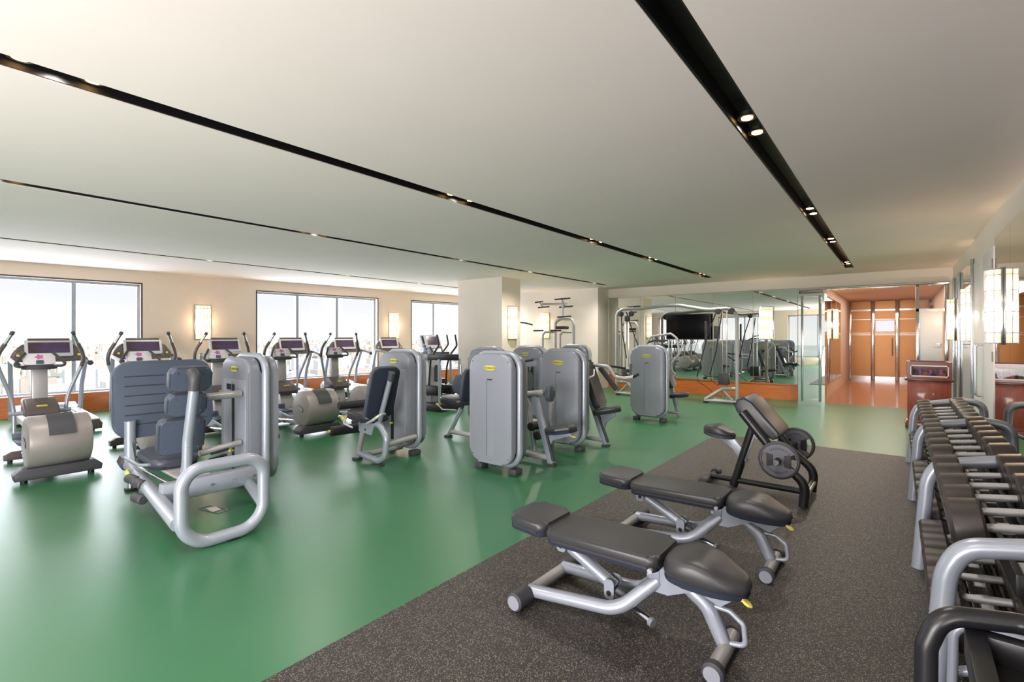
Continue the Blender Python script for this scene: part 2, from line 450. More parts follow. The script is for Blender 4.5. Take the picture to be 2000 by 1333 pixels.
# right wall with mirrors, white double door
b = B(); b.bb(XR, XR + 0.2, YR, YB, 0, H); struct('wall_right', b, 'wall')
def mirror_panels(name_parent, ys, z0, z1):
    for y0, y1 in zip(ys[:-1], ys[1:]):
        b = B(); b.bb(XR - 0.012, XR - 0.001, y0 + 0.003, y1 - 0.003, z0, z1); part('mirror_panel', b, 'mirror', name_parent, False)
mw = thing('wall_mirror', 'tall frameless mirror behind the dumbbell rack on the right wall', 'mirror', (XR, 4, 0))
mirror_panels(mw, [-1.2, 0.8, 2.8, 4.8, 5.9, 7.0, 8.0], 0.02, 2.75)
mw2 = thing('wall_mirror', 'narrow tall mirror between the white door and the hall opening', 'mirror', (XR, 11.5, 0))
mirror_panels(mw2, [9.96, 10.9, 12.0, 13.1, 13.7], 0.02, 2.75)
for y in (10.0, 13.1, 12.0):
    b = B(); b.cyl((XR - 0.03, y, 0), (XR - 0.03, y, 2.75), 0.02, seg=10); part('chrome_post', b, 'chrome', mw2)
d = thing('door_1', None, None, (XR, 9, 0)); d['kind'] = 'structure'
for y0, y1 in ((8.02, 8.97), (8.98, 9.93)):
    b = B(); b.bb(XR - 0.02, XR - 0.002, y0, y1, 0.005, 2.66, 0.002); lf = part('door_leaf', b, 'white', d)
for y, s in ((8.90, 1), (9.05, -1)):
    b = B(); b.tube([(XR - 0.02, y, 0.80), (XR - 0.09, y, 0.80), (XR - 0.09, y, 1.48), (XR - 0.02, y, 1.48)], 0.012, 10, fil=0.03); part('door_handle', b, 'steel', d, label='long chrome pull handle')
for y in (8.03, 9.92):
    for z in (0.35, 1.35, 2.45):
        b = B(); b.cyl((XR - 0.028, y, z - 0.06), (XR - 0.028, y, z + 0.06), 0.009, seg=8); part('hinge', b, 'steel', d)

# rear wall (behind the camera) with three window openings
b = B()
xs = [XL, -12.5, -9.5, -8.7, -5.7, -4.9, -1.9, XR + 0.2]
for i in range(len(xs) - 1):
    if i % 2 == 0: b.bb(xs[i], xs[i + 1], YR - 0.2, YR, 0, H)
    else: b.bb(xs[i], xs[i + 1], YR - 0.2, YR, 0, 0.42); b.bb(xs[i], xs[i + 1], YR - 0.2, YR, 2.75, H)
struct('wall_rear', b, 'wallwarm')
for k, (x0, x1) in enumerate(((-12.5, -9.5), (-8.7, -5.7), (-4.9, -1.9))):
    w = thing('window_%d' % (k + 4), None, None, (x0, YR - 0.1, 0.42)); w['kind'] = 'structure'
    b = B(); b.bb(x0, x1, YR - 0.14, YR - 0.08, 0.42, 0.48); b.bb(x0, x1, YR - 0.14, YR - 0.08, 2.69, 2.75)
    for x in (x0 + .03, (x0 + x1) / 2, x1 - .03): b.bb(x - 0.03, x + 0.03, YR - 0.14, YR - 0.08, 0.42, 2.75)
    part('window_frame', b, 'paint', w, False)
    b = B(); b.bb(x0, x1, YR - 0.115, YR - 0.105, 0.45, 2.72); part('window_pane', b, 'glass', w, False)

# left wall, slightly out of square, with windows: local frame s along the wall
WM = Matrix.Translation((wall_x(0), 0, 0)) @ Matrix.Rotation(-WANG, 4, 'Z')   # local Y runs along the wall
def sy(y): return y / math.cos(WANG)
def wb(bm_b): bmesh.ops.transform(bm_b.bm, matrix=WM, verts=bm_b.bm.verts); return bm_b
edges = [YR - 0.3]
for a, c, _ in WINS: edges += [sy(a), sy(c)]
edges.append(sy(15.5))
b = B()
for i in range(len(edges) - 1):
    if i % 2 == 0: b.bb(-0.30, 0, edges[i], edges[i + 1], 0.40, H)
    else: b.bb(-0.30, 0, edges[i], edges[i + 1], 2.75, H)
b.bb(-0.30, -0.002, edges[0], edges[-1], 0, 0.40)
struct('wall_left', wb(b), 'wallwarm')
b = B(); b.bb(0, 0.035, edges[0], edges[-1], 0.0, 0.385); b.bb(0, 0.05, edges[0], edges[-1], 0.385, 0.405)
bl = struct('baseboard_left', wb(b), 'wood')
for k, (a, c, mull) in enumerate(WINS):
    a, c = sy(a), sy(c); o = WM @ Vector((-0.15, a, 0.4))
    w = thing('window_%d' % (k + 1), None, None, o); w['kind'] = 'structure'
    b = B()
    b.bb(-0.22, -0.14, a, c, 0.40, 0.45); b.bb(-0.22, -0.14, a, c, 2.70, 2.75); b.bb(-0.22, -0.14, a, a + 0.05, 0.4, 2.75); b.bb(-0.22, -0.14, c - 0.05, c, 0.4, 2.75)
    part('window_frame', wb(b), 'paint', w, False)
    ms = [a] + [sy(m) for m in mull] + [c]
    for m in ms[1:-1]:
        b = B(); b.bb(-0.24, -0.10, m - 0.035, m + 0.035, 0.45, 2.70, 0.004); part('mullion', wb(b), 'paint', w, False)
    for m0, m1 in zip(ms[:-1], ms[1:]):
        b = B(); b.bb(-0.185, -0.175, m0 + 0.03, m1 - 0.03, 0.45, 2.70); part('window_pane', wb(b), 'glass', w, False)
    b = B(); b.bb(-0.14, 0.01, a, c, 0.395, 0.41); part('window_sill', wb(b), 'white', w, False)
    b = B(); b.bb(-0.02, 0.004, a - 0.03, a, 0.4, 2.78); b.bb(-0.02, 0.004, c, c + 0.03, 0.4, 2.78); b.bb(-0.02, 0.004, a - 0.03, c + 0.03, 2.75, 2.78)
    part('casing', wb(b), 'rubber', w, False)

# far wall: white projecting block, mirror wall, beam over the hall opening
b = B(); b.bb(-12.6, -7.05, 13.03, YB + 0.3, 0, H); struct('wall_far', b, 'wall')
b = B(); b.bb(-7.05, -1.9, YB, YB + 0.2, 0, H); b.bb(-1.9, XR + 0.2, YB, YB + 0.2, 2.75, H); b.bb(0.84, XR + 0.2, YB, YB + 0.2, 0, 2.75)
struct('wall_back', b, 'wall')
b = B(); b.bb(-7.05, -1.92, YB - 0.03, YB, 0.0, 0.375); b.bb(-7.05, -1.92, YB - 0.05, YB, 0.375, 0.395); struct('baseboard_back', b, 'wood')
bm_ = thing('wall_mirror', 'wide wall of mirror panels above the orange wood band', 'mirror', (-4.5, YB, 0.4))
xs = [-7.03, -6.0, -4.95, -3.93, -2.93, -1.93]
for x0, x1 in zip(xs[:-1], xs[1:]):
    b = B(); b.bb(x0 + 0.004, x1 - 0.004, YB - 0.012, YB - 0.001, 0.40, 2.74); part('mirror_panel', b, 'mirror', bm_, False)
b = B(); b.bb(-7.04, -1.9, YB - 0.025, YB, 2.74, 2.765); part('top_trim', b, 'chrome', bm_, False)
b = B(); b.bb(-1.9, 0.84, YB - 0.05, YB + 0.2, 2.69, 2.75); b.cyl((-1.9, YB - 0.06, 2.72), (0.84, YB - 0.06, 2.72), 0.03, seg=12); struct('trim_1', b, 'chrome')
# mirrored pier beside the opening
pier = thing('mirror_pier', 'slim mirror-clad pier with chrome edges left of the hall opening', 'pillar', (-1.6, 13.5, 0))
b = B(); b.bb(-1.88, -1.34, 13.42, YB + 0.15, 0, 2.6); part('core', b, 'mirror', pier, False)
b = B(); b.bb(-1.77, -1.45, 13.385, 13.42, 0.10, 2.5, 0.004); part('mirror_panel', b, 'mirror', pier, False)
for x in (-1.79, -1.43): 
    b = B(); b.bb(x - 0.025, x + 0.025, 13.375, 13.42, 0.05, 2.55, 0.004); part('chrome_strip', b, 'chrome', pier)
for z0 in (2.5, .08):
    b = B(); b.bb(-1.79, -1.43, 13.38, 13.42, z0, z0 + .03); part('chrome_rail', b, 'chrome', pier, False)
# the hall beyond
b = B(); b.bb(-2.6, -1.42, YB + 0.2, 22.3, 0, 2.9); struct('wall_hall_left', b, 'salmon')
b = B(); b.bb(0.9, 1.6, YB + 0.2, 22.3, 0, 2.9); struct('wall_hall_right', b, 'salmon')
b = B(); b.bb(-2.6, 1.6, YB + 0.2, 22.3, 2.86, 2.96); struct('ceiling_hall', b, 'salmon')
b = B(); b.bb(-2.6, 1.6, 22.2, 22.4, 0, 2.9); struct('wall_hall_end', b, 'gold')
hm = thing('wall_mirror', 'tall mirror strip on the left side wall of the hall', 'mirror', (-1.42, 16, 0))
for y0 in (14.2, 15.6, 17.0):
    b = B(); b.bb(-1.42, -1.405, y0, y0 + 1.3, 0.35, 2.6); part('mirror_panel', b, 'mirror', hm, False)
gp = thing('glass_partition', 'gold lacquered panels and door with chrome posts at the hall end', 'partition', (-0.4, 22.1, 0))
px_ = [-1.42, -0.72, -0.02, 0.88]
for x0, x1 in zip(px_[:-1], px_[1:]):
    b = B(); b.bb(x0 + .06, x1 - .06, 22.12, 22.16, 0.12, 2.5); p = part('gold_panel', b, 'gold', gp, False)
for x in px_:
    b = B(); b.bb(x - 0.06, x + 0.06, 22.02, 22.14, 0, 2.86, 0.01); part('chrome_post', b, 'chrome', gp)
for z0, z1 in ((0, .12), (2.5, 2.56)):
    b = B(); b.bb(-1.42, 0.88, 22.08, 22.16, z0, z1); part('chrome_rail', b, 'chrome', gp, False)
b = B(); b.bb(-0.64, -0.10, 22.095, 22.115, 1.75, 2.15); part('clear_window', b, 'litpane', gp, False)
b = B()
for z in (1.62, 1.68, 2.18): b.bb(-1.36, 0.82, 22.09, 22.115, z, z + 0.02)
part('pinstripe', b, 'steel', gp, False)
b = B(); b.tube([(-0.16, 22.1, 0.9), (-0.16, 22.02, 0.9), (-0.16, 22.02, 1.5), (-0.16, 22.1, 1.5)], 0.015, 8, fil=0.03); part('handle', b, 'steel', gp)
light('hall_lamp', 'AREA', (-0.3, 17.5, 2.84), 65, (1.0, 0.88, 0.76), shape='RECTANGLE', size=1.4, size_y=6)
# frosted glass door at the right of the opening
gd = thing('door_2', None, None, (0.55, YB, 0)); gd['kind'] = 'structure'
b = B(); b.bb(0.36, 0.74, YB + 0.02, YB + 0.05, 0.06, 2.12); part('frosted_pane', b, 'frost', gd, False)
b = B(); b.bb(0.36, 0.74, YB + 0.02, YB + 0.04, 2.2, 2.68); part('clear_pane', b, 'glass', gd, False)
b = B()
for x in (0.30, 0.77): b.bb(x, x + 0.06, YB - 0.01, YB + 0.08, 0, 2.69, 0.005)
b.bb(0.3, 0.83, YB - 0.01, YB + 0.08, 2.12, 2.18); b.bb(0.3, 0.83, YB, YB + 0.08, 0.0, 0.06)
part('door_frame', b, 'chrome', gd)
b = B(); b.tube([(0.71, YB, 1.42), (0.71, YB - 0.06, 1.42), (0.60, YB - 0.06, 1.42)], 0.011, 8, fil=0.02); part('lever_handle', b, 'steel', gd)

# free-standing pillar
b = B(); b.bb(-9.04, -7.55, 9.12, 9.85, 0, H); pil = struct('wall_pillar', b, 'wall')
b = B(); b.bb(-9.06, -7.53, 9.10, 9.87, 0, 0.10); struct('baseboard_pillar', b, 'wall')

# sconces: faceted glass half column, chrome ribs
def sconce(loc, rz, label):
    t = thing('wall_sconce', label, 'sconce', loc, rz, 'faceted glass wall sconces', world=False)
    pts = [(0.0, -0.16), (0.07, -0.155), (0.125, -0.075), (0.125, 0.075), (0.07, 0.155), (0.0, 0.16)]
    b = B(); b.plate(pts[1:-1] + [(0.02, 0.15), (0.02, -0.15)], 0.80, Matrix.Translation((0, 0, -0.40))); part('glass_shade', b, 'glow', t, False)
    b = B()
    for x, y in pts[1:-1] + [(0.126, 0.0)]: b.cyl((x + 0.002, y, -0.41), (x + 0.002, y, 0.41), 0.004, seg=6)
    for z in (-0.40, -0.29, -0.06, 0.17, 0.34, 0.40):
        b.tube([(x * 1.02, y * 1.02, z) for x, y in pts], 0.004, 6)
    part('chrome_rib', b, 'chrome', t)
    b = B(); b.bb(0.0, 0.02, -0.17, 0.17, -0.42, 0.42, 0.004); part('back_plate', b, 'chrome', t)
    m = Matrix.Rotation(rz, 3, 'Z') @ Vector((0.07, 0, 0))
    light('sconce_glow', 'POINT', (loc[0] + m.x, loc[1] + m.y, loc[2]), SCONCE_E, (1.0, 0.72, 0.46), shadow_soft_size=0.05)
    return t
sconce((XR - 0.012, 7.55, 1.92), PI, 'large glowing glass sconce on the mirror, nearest to the camera')
sconce((XR - 0.012, 10.35, 1.92), PI, 'glowing glass sconce on the mirror just beyond the white door')
sconce((XR - 0.012, 13.1, 1.92), PI, 'glowing glass sconce at the far end of the right wall')
sconce((-2.62, YB - 0.012, 1.92), -PI / 2, 'glowing glass sconce on the mirror wall right of the television')
sconce((-7.55, 9.5, 1.92), 0, 'glowing glass sconce on the side of the white pillar')
sconce((-8.96, 13.03, 1.92), -PI / 2, 'glowing glass sconce on the far white wall behind the pull-up tower')
sconce((wall_x(4.55), 4.55, 1.92), -WANG, 'glowing glass sconce between the first and second window')
sconce((wall_x(9.85), 9.85, 1.92), -WANG, 'glowing glass sconce between the second and third window')
sconce((-1.405, 16.0, 1.92), 0, 'glowing glass sconce inside the hall on its left wall')

# speckled rubber mat
b = B(); b.bb(-2.29, XR - 0.03, -2.5, 8.2, 0.0, 0.012, 0.003); 
solo('floor_mat', b, 'mat', 'dark speckled rubber mat under the benches and dumbbell rack', 'mat', (-0.7, 3, 0), smooth=False)
# flush floor socket lid near the leg press
b = B(); b.tube([(-5.05, 1.72, 0.003), (-4.78, 1.78, 0.003), (-4.8, 1.88, 0.003), (-5.07, 1.82, 0.003)], 0.004, 6, closed=True); b.bb(-5.0, -4.86, 1.76, 1.84, 0.0, 0.004)
solo('floor_box', b, 'steel', 'small metal outlet lid flush in the green floor under the leg press', 'floor box', (-4.9, 1.8, 0))

# city seen through the windows, far below
b = B(); b.bb(-4500, -40, -3500, 4500, -62, -60); struct('ground_city', b, mat('pale_earth', (214, 208, 192), 0.9, nscale=0.02, col2=(176, 184, 160)))
rc = random.Random(9)
cols = [mat('hazed_render_%d' % i, c, 0.85) for i, c in enumerate([(240, 236, 230), (232, 224, 210), (224, 212, 194), (228, 230, 232)])]  # distance haze is put into these pale building colours
bms = B()
for i in range(1, 75):
    for j in range(-70, 75):
        x, y = -300 - i * i * 0.45 - i * 14, j * (30 + i * 0.45)
        if abs(y) > -x * 1.6: continue
        if rc.random() < 0.12:
            n0 = len(bms.bm.faces); bms.sph((x, y, -57), rc.uniform(5, 10), 8, (1.3, 1.3, .8)); bms.bm.faces.ensure_lookup_table()
            for f in bms.bm.faces[n0:]: f.material_index = 4
            continue
        h = rc.choice((6, 9, 9, 12, 15, 24)) * rc.uniform(0.8, 1.3)
        n0 = len(bms.bm.faces); bms.box((x, y, -60 + h / 2), (rc.uniform(9, 13), rc.uniform(14, 24), h)); k = rc.randrange(4)
        bms.bm.faces.ensure_lookup_table()
        for f in bms.bm.faces[n0:]: f.material_index = k
o = part('city_buildings', bms, cols[0], None, False); tag(o, 'pale low city buildings and trees far below outside the windows', 'buildings', kind='stuff')
for c in cols[1:]: o.data.materials.append(c)
o.data.materials.append(mat('tree_green', (112, 132, 92), 0.9))
for k_ in 'TECHNOGYM': text_mesh(k_, 0.027, 0.001)
for k_, e_ in ((0.030, .0008), (0.023, .0006), (0.022, .001)): text_mesh('TECHNOGYM', k_, e_)
# ================================================================== STRENGTH MACHINES
def oval(w, h, n=28): return [(w / 2 * math.cos(2 * PI * k / n), h / 2 * math.sin(2 * PI * k / n)) for k in range(n)]
def badge(parent, mtx, w=0.2, h=0.062, th=0.006, mt='logo', txt='TECHNOGYM', ts=0.030, ink='ink', label='yellow oval badge'):
    b = B(); b.plate(oval(w, h), th, mtx, bev=0.002, seg=1); bd = part('badge', b, mt, parent, label=label)
    b = B(); text(b, txt, ts, mtx @ Matrix.Translation((0, -0.002, th + 0.0008)), 0.0008); part('lettering', b, ink, bd, False)
def BY(x, y, z): return PX((x, y, z), (-1, 0, 0), (0, 0, 1))      # normal +Y
def tower(t, cx, y0, face, sub=True):
    """cx centre, y0 plain cover plane; face=+1: weight side towards +Y, -1: towards -Y"""
    f = face
    def pl(x, y, z): return FY(x, y, z) if f > 0 else BY(x, y, z)
    def pf(x, y, z): return BY(x, y, z) if f > 0 else FY(x, y, z)
    b = B(); b.plate(rrect(0.64, 1.27, 0.15, 8), 0.085, pl(cx, y0 + f * 0.095, 0.75), bev=0.028, seg=3); bc = part('back_cover', b, 'shell', t)
    b = B(); b.plate(rrect(0.60, 1.23, 0.14, 8), 0.06, pl(cx, y0 + f * 0.16, 0.75)); part('gap_filler', b, 'recess', t)
    b = B(); b.tube([(cx + x, y0 + f * 0.145, 0.745 + z) for x, z in rrect(0.67, 1.28, 0.17, 8)], 0.037, 12, closed=True); part('frame_ring', b, 'paint', t, label='light grey tubular ring')
    b = B(); b.plate(rrect(0.64, 1.25, 0.15, 8), 0.13, pf(cx, y0 + f * 0.18, 0.75), bev=0.03, seg=3); fc = part('front_cover', b, 'shell2', t)
    # plain cover: recessed channel with notch, screws
    b = B(); b.plate(rrect(0.105, 0.88, 0.006, 2), 0.004, pl(cx + f * 0.01, y0 + f * 0.012, 0.64), bev=0.0015, seg=1); part('channel', b, 'shell', bc)
    b = B(); b.bb(cx - 0.046, cx - 0.041, y0 + f * 0.002, y0 + f * 0.012, 0.2, 1.08); part('channel_edge', b, 'steel', bc, False)
    b = B(); b.bb(cx - 0.035, cx + 0.035, y0 + f * 0.003, y0 + f * 0.012, 1.085, 1.097); part('notch', b, 'recess', bc, False)
    badge(bc, pl(cx, y0 + f * 0.012, 1.225))
    for x, z in ((-0.27, 1.30), (0.27, 1.30), (0.27, 0.2), (-0.27, 0.2)):
        b = B(); b.cyl((cx + x, y0 + f * 0.02, z), (cx + x, y0 + f * 0.006, z), 0.006, seg=8); part('screw', b, 'recess', bc)
    # weight side
    yf = y0 + f * 0.31
    b = B(); b.plate(rrect(0.52, 0.98, 0.02, 3), 0.006, pf(cx, yf - f * 0.004, 0.66), bev=0.002, seg=1); part('weight_shroud', b, 'shell', fc)
    b = B(); b.bb(cx - 0.035, cx + 0.01, yf, yf + f * 0.006, 0.2, 1.10); part('selector_slot', b, 'slot', fc, False)
    b = B(); b.bb(cx - 0.05, cx - 0.037, yf, yf + f * 0.009, 0.18, 1.12); part('slot_rail', b, 'steel', fc, False)
    b = B(); b.cyl((cx - 0.012, yf, 0.42), (cx - 0.012, yf + f * 0.03, 0.42), 0.012); b.sph((cx - 0.012, yf + f * 0.035, 0.42), 0.018); part('selector_pin', b, 'yellow', fc, label='yellow selector pin')
    b = B(); b.bb(cx + 0.03 * f, cx + 0.18 * f, yf, yf + f * 0.004, 1.04, 1.10); part('number_plate', b, 'inkblack', fc, False)
    badge(fc, pf(cx, yf - f * 0.002, 1.26), w=0.18)
    for x in (-0.26, 0.26):
        b = B(); b.bb(cx + x - 0.055, cx + x + 0.055, y0 + f * 0.09, y0 + f * 0.23, 0.0, 0.07, 0.015); part('foot', b, 'rubber', t)
def pout(pts, r, n=5): return [(p[0], p[1]) for p in fillet([(x, y, 0) for x, y in pts], r, n, True)]
def pad(t, name, out, th, mtx, bev=0.03, mt='pad', back='padside', dome=False):
    b = B()
    if dome:     # rings inward from the outline give a soft saddle-shaped top
        N = len(out); rings = []
        xm = max(abs(x) for x, y in out)
        for sc, z in ((0.93, 0), (1.0, .02), (1.0, .05), (0.985, .072), (0.94, .09), (0.85, .10), (0.6, .104), (0.3, .106)):
            rings.append([b.bm.verts.new((x * sc, y * sc, z * th / 0.10 + (0 if z < .03 else (-0.035 * max(0, x * sc / xm) ** 1.5 + 0.012 * math.cos(x * sc / xm * 4.0 + 0.6)) * min(1, z / .07)))) for x, y in out])
        for a_, c_ in zip(rings[:-1], rings[1:]):
            for k in range(N): b.bm.faces.new((a_[k], a_[(k + 1) % N], c_[(k + 1) % N], c_[k]))
        b.bm.faces.new(list(reversed(rings[0]))); cv = b.bm.verts.new((0, 0, .107 * th / .10 + 0.01))
        for k in range(N): b.bm.faces.new((rings[-1][k], rings[-1][(k + 1) % N], cv))
        bmesh.ops.transform(b.bm, matrix=mtx, verts=b.bm.verts)
    else: b.plate(out, th, mtx, bev=bev, seg=4)
    p = part(name, b, mt, t)
    if back:
        o2 = [(x * 0.97, y * 0.97) for x, y in out]
        b = B(); b.plate(o2, 0.03, mtx @ Matrix.Translation((0, 0, -0.020)), bev=0.006, seg=2); part('backing', b, back, p)
    return p
def sadd(b_, *a): return b_

# ---- A1: seated curl machine (centre front, plain cover to the camera)
t = thing('strength_machine', 'grey weight machine with plain cover to the camera, nearest of the right-hand row', 'gym machine', (-3.71, 4.6, 0), group='strength machines with grey weight towers')
tower(t, -3.71, 4.25, 1)
b = B(); b.tube([(-3.98, 4.5, 0.09), (-3.98, 5.0, 0.09), (-3.4, 5.0, 0.09)], 0.036, 12, fil=0.08); part('base_tube', b, 'paint2', t)
b = B(); b.bar((-3.345, 5.0, 0.02), (-3.60, 5.0, 0.84), 0.06, 0.085, 0.012); sp_ = part('seat_post', b, 'paint', t)
b = B(); b.bar((-3.305, 4.985, 0.06), (-3.42, 4.985, 0.44), 0.045, 0.03, 0.004); part('slide_strip', b, 'recess', sp_)
b = B(); b.bb(-3.39, -3.29, 4.95, 5.05, 0.0, 0.025, 0.008); part('foot', b, 'rubber', t)
b = B(); b.tube([(-3.98, 5.08, 0.80), (-3.78, 5.08, 0.78), (-3.74, 5.08, 0.55), (-3.66, 5.08, 0.12)], 0.036, 12, fil=0.12); part('lever_arm', b, 'paint2', t)
b = B(); b.tube([(-3.98, 5.0, 0.81), (-3.46, 5.0, 0.885)], 0.042, 14); part('cross_arm', b, 'paint2', t)
b = B(); b.cyl((-3.47, 5.0, 0.885), (-3.40, 5.0, 0.885), 0.03); part('adjuster', b, 'chrome', t)
b = B(); b.plate(rrect(0.13, 0.20, 0.06), 0.075, FX(-3.41, 5.0, 0.885), bev=0.02); part('chest_pad', b, 'pad', t)
b = B(); b.tube([(-3.36, 5.02, 0.78), (-3.5, 5.2, 0.5), (-3.52, 5.3, 0.12)], 0.026, 10, fil=0.1); part('brace', b, 'paint2', t)
pad(t, 'seat', [(-0.18, -0.10), (0.02, -0.17), (0.17, -0.10), (0.19, 0), (0.17, 0.10), (0.02, 0.17), (-0.18, 0.10)], 0.07, Matrix.Translation((-3.20, 5.0, 0.435)) @ Matrix.Rotation(-0.18, 4, 'Y'), mt='padbrown')
b = B(); b.plate([(-0.26, -0.22), (-0.20, -0.24), (-0.12, -0.08), (0.14, 0.0), (0.12, 0.05), (-0.16, 0.03), (-0.22, -0.02)], 0.03, PX((-3.20, 5.015, 0.40), (1, 0, 0), (0, 0, 1)), bev=0.004); part('seat_bracket', b, 'paint', t)
b = B(); b.box((-3.02, 4.97, 0.40), (0.07, 0.03, 0.014), 0.005, rot=(0, 0.15, 0)); part('lever', b, 'yellow', t, label='yellow seat lever')
for x, z in ((-3.66, 0.44), (-3.56, 0.34)):
    b = B(); b.cyl((x, 4.98, z), (x, 5.26, z), 0.055, bev=0.01); part('roller_pad', b, 'foam', t)
b = B(); b.tube([(-3.95, 5.2, 0.95), (-3.88, 4.9, 0.98), (-3.80, 4.86, 0.9), (-3.84, 4.9, 0.80)], 0.014, 8, fil=0.05); part('hand_grip', b, 'foam', t)

# ---- A2
t = thing('strength_machine', 'grey weight machine with brown backrest, second of the right-hand row', 'gym machine', (-3.71, 6.0, 0), group='strength machines with grey weight towers')
tower(t, -3.71, 5.70, 1)
b = B(); b.tube([(-3.98, 6.0, 0.09), (-3.98, 6.36, 0.09), (-3.36, 6.36, 0.09)], 0.036, 12, fil=0.08); part('base_tube', b, 'paint2', t)
b = B(); b.bar((-3.31, 6.36, 0.02), (-3.69, 6.36, 1.0), 0.06, 0.085, 0.012); sp_ = part('seat_post', b, 'paint', t)
b = B(); b.bar((-3.27, 6.345, 0.06), (-3.47, 6.345, 0.56), 0.045, 0.03, 0.004); part('slide_strip', b, 'recess', sp_)
b = B(); b.bb(-3.36, -3.26, 6.31, 6.41, 0.0, 0.025, 0.008); part('foot', b, 'rubber', t)
bm = PX((-3.545, 6.36, 0.88), (0, 1, 0), (-0.36, 0, 0.93))
pad(t, 'backrest', rrect(0.28, 0.72, 0.05), 0.07, bm, mt='padbrown')
pad(t, 'seat', [(-0.17, -0.16), (0.08, -0.15), (0.17, -0.08), (0.18, 0.0), (0.17, 0.08), (0.08, 0.15), (-0.17, 0.16)], 0.07, Matrix.Translation((-3.27, 6.36, 0.50)) @ Matrix.Rotation(-0.22, 4, 'Y'), mt='padbrown')
b = B(); b.plate([(-0.16, -0.24), (-0.10, -0.26), (-0.06, -0.12), (0.10, 0.0), (0.06, 0.05), (-0.12, 0.02)], 0.03, PX((-3.25, 6.375, 0.46), (1, 0, 0), (0, 0, 1)), bev=0.004); part('seat_bracket', b, 'paint', t)
b = B(); b.tube([(-3.9, 6.0, 1.05), (-3.72, 6.25, 1.09), (-3.60, 6.5, 1.16), (-3.36, 6.55, 1.14), (-3.26, 6.55, 0.99), (-3.12, 6.55, 0.98), (-3.0, 6.6, 1.0)], 0.026, 12, fil=0.1); part('press_arm', b, 'paint2', t)
b = B(); b.tube([(-3.80, 5.98, 0.98), (-3.5, 6.0, 0.97), (-3.42, 6.2, 1.02), (-3.5, 6.35, 1.10)], 0.014, 10, fil=0.08); part('hand_grip', b, 'aluminium', t)
b = B(); b.tube([(-3.55, 6.62, 1.12), (-3.36, 6.8, 0.78)], 0.04, 12); part('counterweight_arm', b, 'recess', t)
b = B(); b.tube([(-3.0, 6.6, 1.0), (-2.88, 6.5, 1.05)], 0.02, 10); b.tube([(-3.05, 6.6, 1.0), (-3.15, 6.85, 1.16)], 0.02, 10); part('hand_grip', b, 'foam', t)

# ---- A3
t = thing('strength_machine', 'grey weight machine standing alone left of the mat, farthest of the right-hand row', 'gym machine', (-3.66, 9.0, 0), group='strength machines with grey weight towers')
tower(t, -3.66, 8.62, 1)
b = B(); b.tube([(-3.9, 8.9, 0.09), (-3.9, 9.5, 0.09), (-3.35, 9.5, 0.09)], 0.036, 12, fil=0.08); part('base_tube', b, 'paint2', t)
b = B(); b.bar((-3.36, 9.5, 0.02), (-3.62, 9.5, 0.95), 0.06, 0.085, 0.012); part('seat_post', b, 'paint', t)
pad(t, 'seat', [(-0.17, -0.16), (0.12, -0.15), (0.2, -0.08), (0.21, 0.0), (0.2, 0.08), (0.12, 0.15), (-0.17, 0.16)], 0.07, Matrix.Translation((-3.36, 9.4, 0.42)) @ Matrix.Rotation(-0.12, 4, 'Y'), mt='padbrown')
pad(t, 'backrest', rrect(0.28, 0.6, 0.05), 0.07, PX((-3.60, 9.5, 0.85), (0, 1, 0), (-0.3, 0, 0.95)), mt='padbrown')
b = B(); b.tube([(-3.95, 9.3, 1.43), (-3.85, 9.3, 1.58), (-3.45, 9.3, 1.64), (-3.33, 9.3, 1.55), (-3.28, 9.3, 1.25), (-3.42, 9.3, 1.08), (-3.43, 9.3, 0.92), (-3.36, 9.3, 0.85)], 0.022, 10, fil=0.08); part('press_arm', b, 'paint2', t)
b = B(); b.tube([(-4.0, 9.4, 1.44), (-3.9, 9.55, 1.5), (-3.6, 9.55, 1.50)], 0.02, 10, fil=0.05); part('hand_grip', b, 'foam', t)
b = B(); b.tube([(-3.98, 9.0, 0.9), (-4.1, 9.1, 0.93), (-4.32, 9.2, 0.93)], 0.028, 10, fil=.05); part('side_arm', b, 'paint2', t)
b = B(); b.tube([(-4.72, 9.2, 0.97), (-4.30, 9.2, 0.93), (-4.28, 9.2, 0.84)], 0.024, 10, fil=0.04); b.tube([(-4.70, 9.2, 0.86), (-4.45, 9.3, 0.72)], 0.022, 10); part('hand_grip', b, 'foam', t)
b = B(); b.tube([(-4.3, 9.2, 0.84), (-4.15, 9.0, 0.82), (-4.0, 9.05, 0.9)], 0.016, 10, fil=0.05); part('guard_loop', b, 'aluminium', t)

# ---- B1: leg extension with chair
t = thing('leg_extension_machine', 'seated leg extension machine with slate backrest and black rollers, weights at right', 'gym machine', (-5.2, 4.0, 0), group='strength machines with grey weight towers')
tower(t, -5.34, 4.46, -1)
b = B(); b.tube([(-5.46, 3.68, 0.04), (-5.34, 3.68, 0.42)], 0.034, 12); part('front_post', b, 'paint2', t)
b = B(); b.tube([(-5.44, 3.68, 0.09), (-5.02, 3.68, 0.05), (-4.90, 3.68, 0.12), (-4.86, 3.68, 0.36), (-5.0, 3.68, 0.50), (-5.2, 3.68, 0.50)], 0.038, 14, fil=0.1); part('frame_loop', b, 'paint', t)
b = B(); b.bb(-5.52, -5.42, 3.63, 3.73, 0.0, 0.03, 0.008); part('foot', b, 'rubber', t)
b = B(); b.bb(-5.03, -4.95, 3.64, 3.72, 0.0, 0.02, 0.005); part('foot', b, 'rubber', t)
b = B(); b.tube([(-4.90, 3.70, 0.26), (-5.02, 4.26, 0.26)], 0.036, 12); part('base_tube', b, 'paint2', t)
b = B(); b.tube([(-5.3, 3.70, 0.09), (-5.3, 4.26, 0.09)], 0.036, 12); part('base_tube', b, 'paint2', t)
